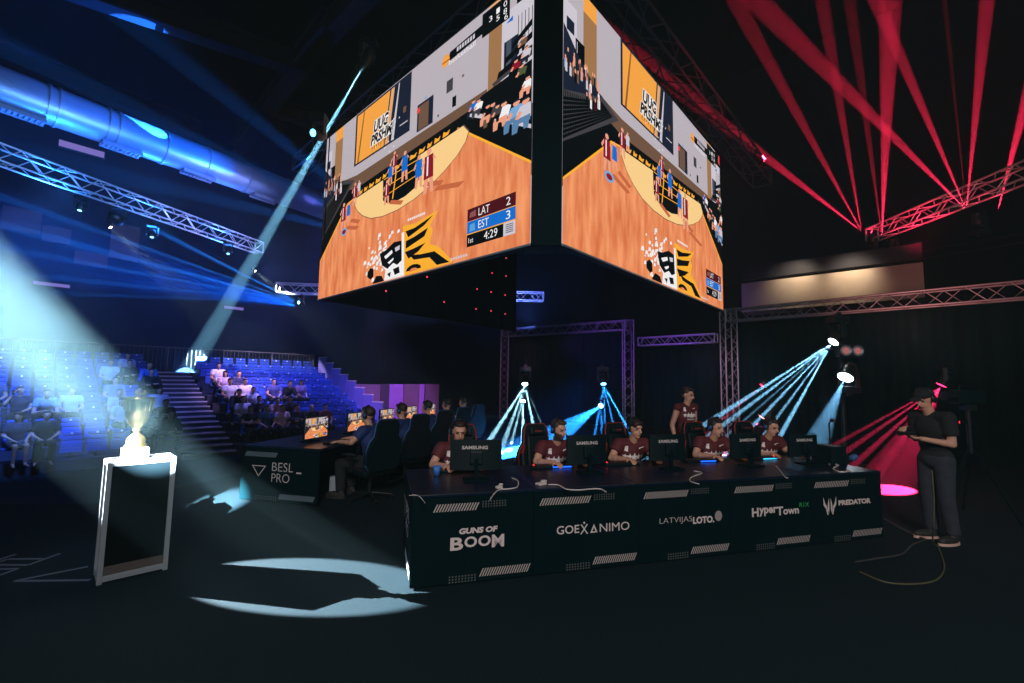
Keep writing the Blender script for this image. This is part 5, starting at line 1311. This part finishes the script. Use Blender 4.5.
# the spotlight on the trophy, coming from far left
LAND = V((-1.7, 3.9, 0))
SRC = LAND + V((-12.0, 1.7, 6.3))
r1, s1, _ = moving_head(SRC, LAND, 'strong spotlight aimed at the trophy from outside the left edge', (.7, .88, 1), 10, size=1.2)
TROPHY_SPOT = spot(r1, 'beam', s1, LAND, 4.5, (.86, .93, 1), 6500, .25, .004)
_s0 = gy(0, 306, 2.2); _q = gy(148, 437, 3.92); _d = (_q - _s0).normalized()
P2_ = _s0 + _d * (-_s0.z / _d.z); SRC2 = _s0 - _d * 8.0
r1, s1, _ = moving_head(SRC2, P2_, 'spotlight behind the camera aimed past the trophy at the stage floor', (.7, .88, 1), 10, size=.9)
spot(r1, 'beam', s1, P2_, 3.5, (.68, .87, 1), 18000, .9, .004)

# general light from added lamps without fixtures: blue-violet wash on the seats, blue wash on truss/duct, dim front fill
def wash(name, p, q, ang, col, cd, r=.4):
    e_ = bpy.data.objects.get('added_washes') or empty('added_washes')
    return spot(e_, name, p, q, ang, col, cd, .8, r)
HL = empty('added_washes', (0, 0, 0)); HL['kind'] = 'structure'  # parent of the added wash and fill lamps, no fixtures modelled
cL = gs(-3.5, 3.0, .5); cR = gs(4.2, 3.5, .8)
wash('seat_wash', gs(-3.0, -2.5, 6.2), cL, 60, (.08, .24, 1), 190)
wash('seat_wash', gs(4.2, 1.0, 9.5), cR, 60, (.20, .20, 1), 170)
wash('seat_wash', gs(2.0, -1.5, 8.0), gs(3.0, 4.0, .8), 26, (.75, .5, 1), 170)
wash('panel_wash', V((-5.0, 15.5, 5.0)), gy(390, 398, 21), 40, (.6, .3, 1), 70)
wash('duct_wash', gz(60, 215, 6.0), gy(20, 95, 11.5), 80, (.02, .20, 1), 30)
wash('duct_wash', gz(150, 250, 6.0), gy(110, 140, 13), 70, (.02, .18, 1), 34)
wash('duct_wash', gz(225, 262, 6.2), gy(205, 165, 15), 60, (.03, .18, 1), 22)
wash('truss_wash', V((-7.0, 9.5, 5.0)), gy(60, 180, 12), 60, (.12, .35, 1), 50)
wash('truss_wash', V((-6.0, 13.5, 5.2)), gy(200, 230, 16), 60, (.25, .35, 1), 80)
wash('truss_wash', V((-2.5, 19.5, 4.6)), gy(318, 290, 20), 60, (.3, .35, 1), 80)
wash('truss_wash', gy(528, 320, 19), gz(524, 296, 6.0), 60, (.12, .2, 1), 60)
wash('post_wash', gy(560, 345, 14), gy(625, 345, 17), 75, (.35, .12, 1), 12)
wash('post_wash', gy(545, 350, 14), gy(503, 370, 18), 50, (.9, .35, .8), 9)
wash('post_wash', gy(700, 345, 11), gy(728, 390, 13.6), 60, (.9, .5, .75), 9)
wash('post_wash', gy(900, 330, 9), gy(930, 300, 11), 90, (1, .35, .3), 9)
wash('soffit_wash', gy(797, 262, 15.2), gy(797, 290, 16.4), 110, (1, .8, .55), 1.6, .05)
wash('soffit_wash', gy(850, 258, 14.2), gy(852, 288, 15.4), 110, (1, .8, .55), 1.8, .05)
wash('stage_wash', gy(600, 375, 11.5), gz(540, 446), 75, (.01, .12, 1), 45)
wash('front_fill', V((.5, -6, 6.5)), V((1.5, 5, .6)), 62, (1, .90, .86), 78, 1.0)

wash('haze_wash', gy(296, 306, 17.0), gy(-60, 225, 12), 24, (.0, .10, 1), 3800, .02)
wash('haze_wash', gy(425, 256, 15.2), gy(120, 90, 13), 30, (.0, .12, .9), 420, .02)
w = bpy.data.worlds.new('world'); S.world = w; w.use_nodes = True
w.node_tree.nodes['Background'].inputs[0].default_value = (.12, .55, .68, 1); w.node_tree.nodes['Background'].inputs[1].default_value = .10

def haze(name, mb, dens, label, noise=False, col=(.55, .92, 1, 1)):
    m = bpy.data.materials.new(name); m.use_nodes = True; nt = m.node_tree; nt.nodes.remove(nt.nodes['Principled BSDF'])
    v = nt.nodes.new('ShaderNodeVolumeScatter'); v.inputs['Density'].default_value = dens; v.inputs['Anisotropy'].default_value = .15
    v.inputs['Color'].default_value = col
    if noise:
        tc = nt.nodes.new('ShaderNodeTexCoord'); n = nt.nodes.new('ShaderNodeTexNoise'); n.inputs['Scale'].default_value = 1.6; n.inputs['Detail'].default_value = 5
        mr = nt.nodes.new('ShaderNodeMapRange'); mr.inputs['From Min'].default_value = .35; mr.inputs['From Max'].default_value = .7; mr.inputs['To Min'].default_value = dens * .25; mr.inputs['To Max'].default_value = dens * 1.8
        nt.links.new(tc.outputs['Object'], n.inputs['Vector']); nt.links.new(n.outputs['Fac'], mr.inputs['Value']); nt.links.new(mr.outputs['Result'], v.inputs['Density'])
    nt.links.new(v.outputs['Volume'], nt.nodes['Material Output'].inputs['Volume'])
    mb.mats = [m]; mb.m = [0] * len(mb.f)
    return tag(mb.build(name), label, 'haze', kind='stuff')
HAZE = MB(); HAZE.box((0, 14, 9), (56, 44, 21.6), M_black); haze('stage_haze', HAZE, .0035, 'thin stage haze filling the whole arena')

PL_ = MB(); _c = gy(22, 326, 2.9); PL_.ell((0, 0, 0), (.42, .42, 1.3), M_black, R=frame(_d), nu=24, nv=16)
_o = haze('smoke_plume', PL_, .038, 'denser drifting smoke in the bright beam at the left', noise=True); _o.location = _s0 + _d * .5
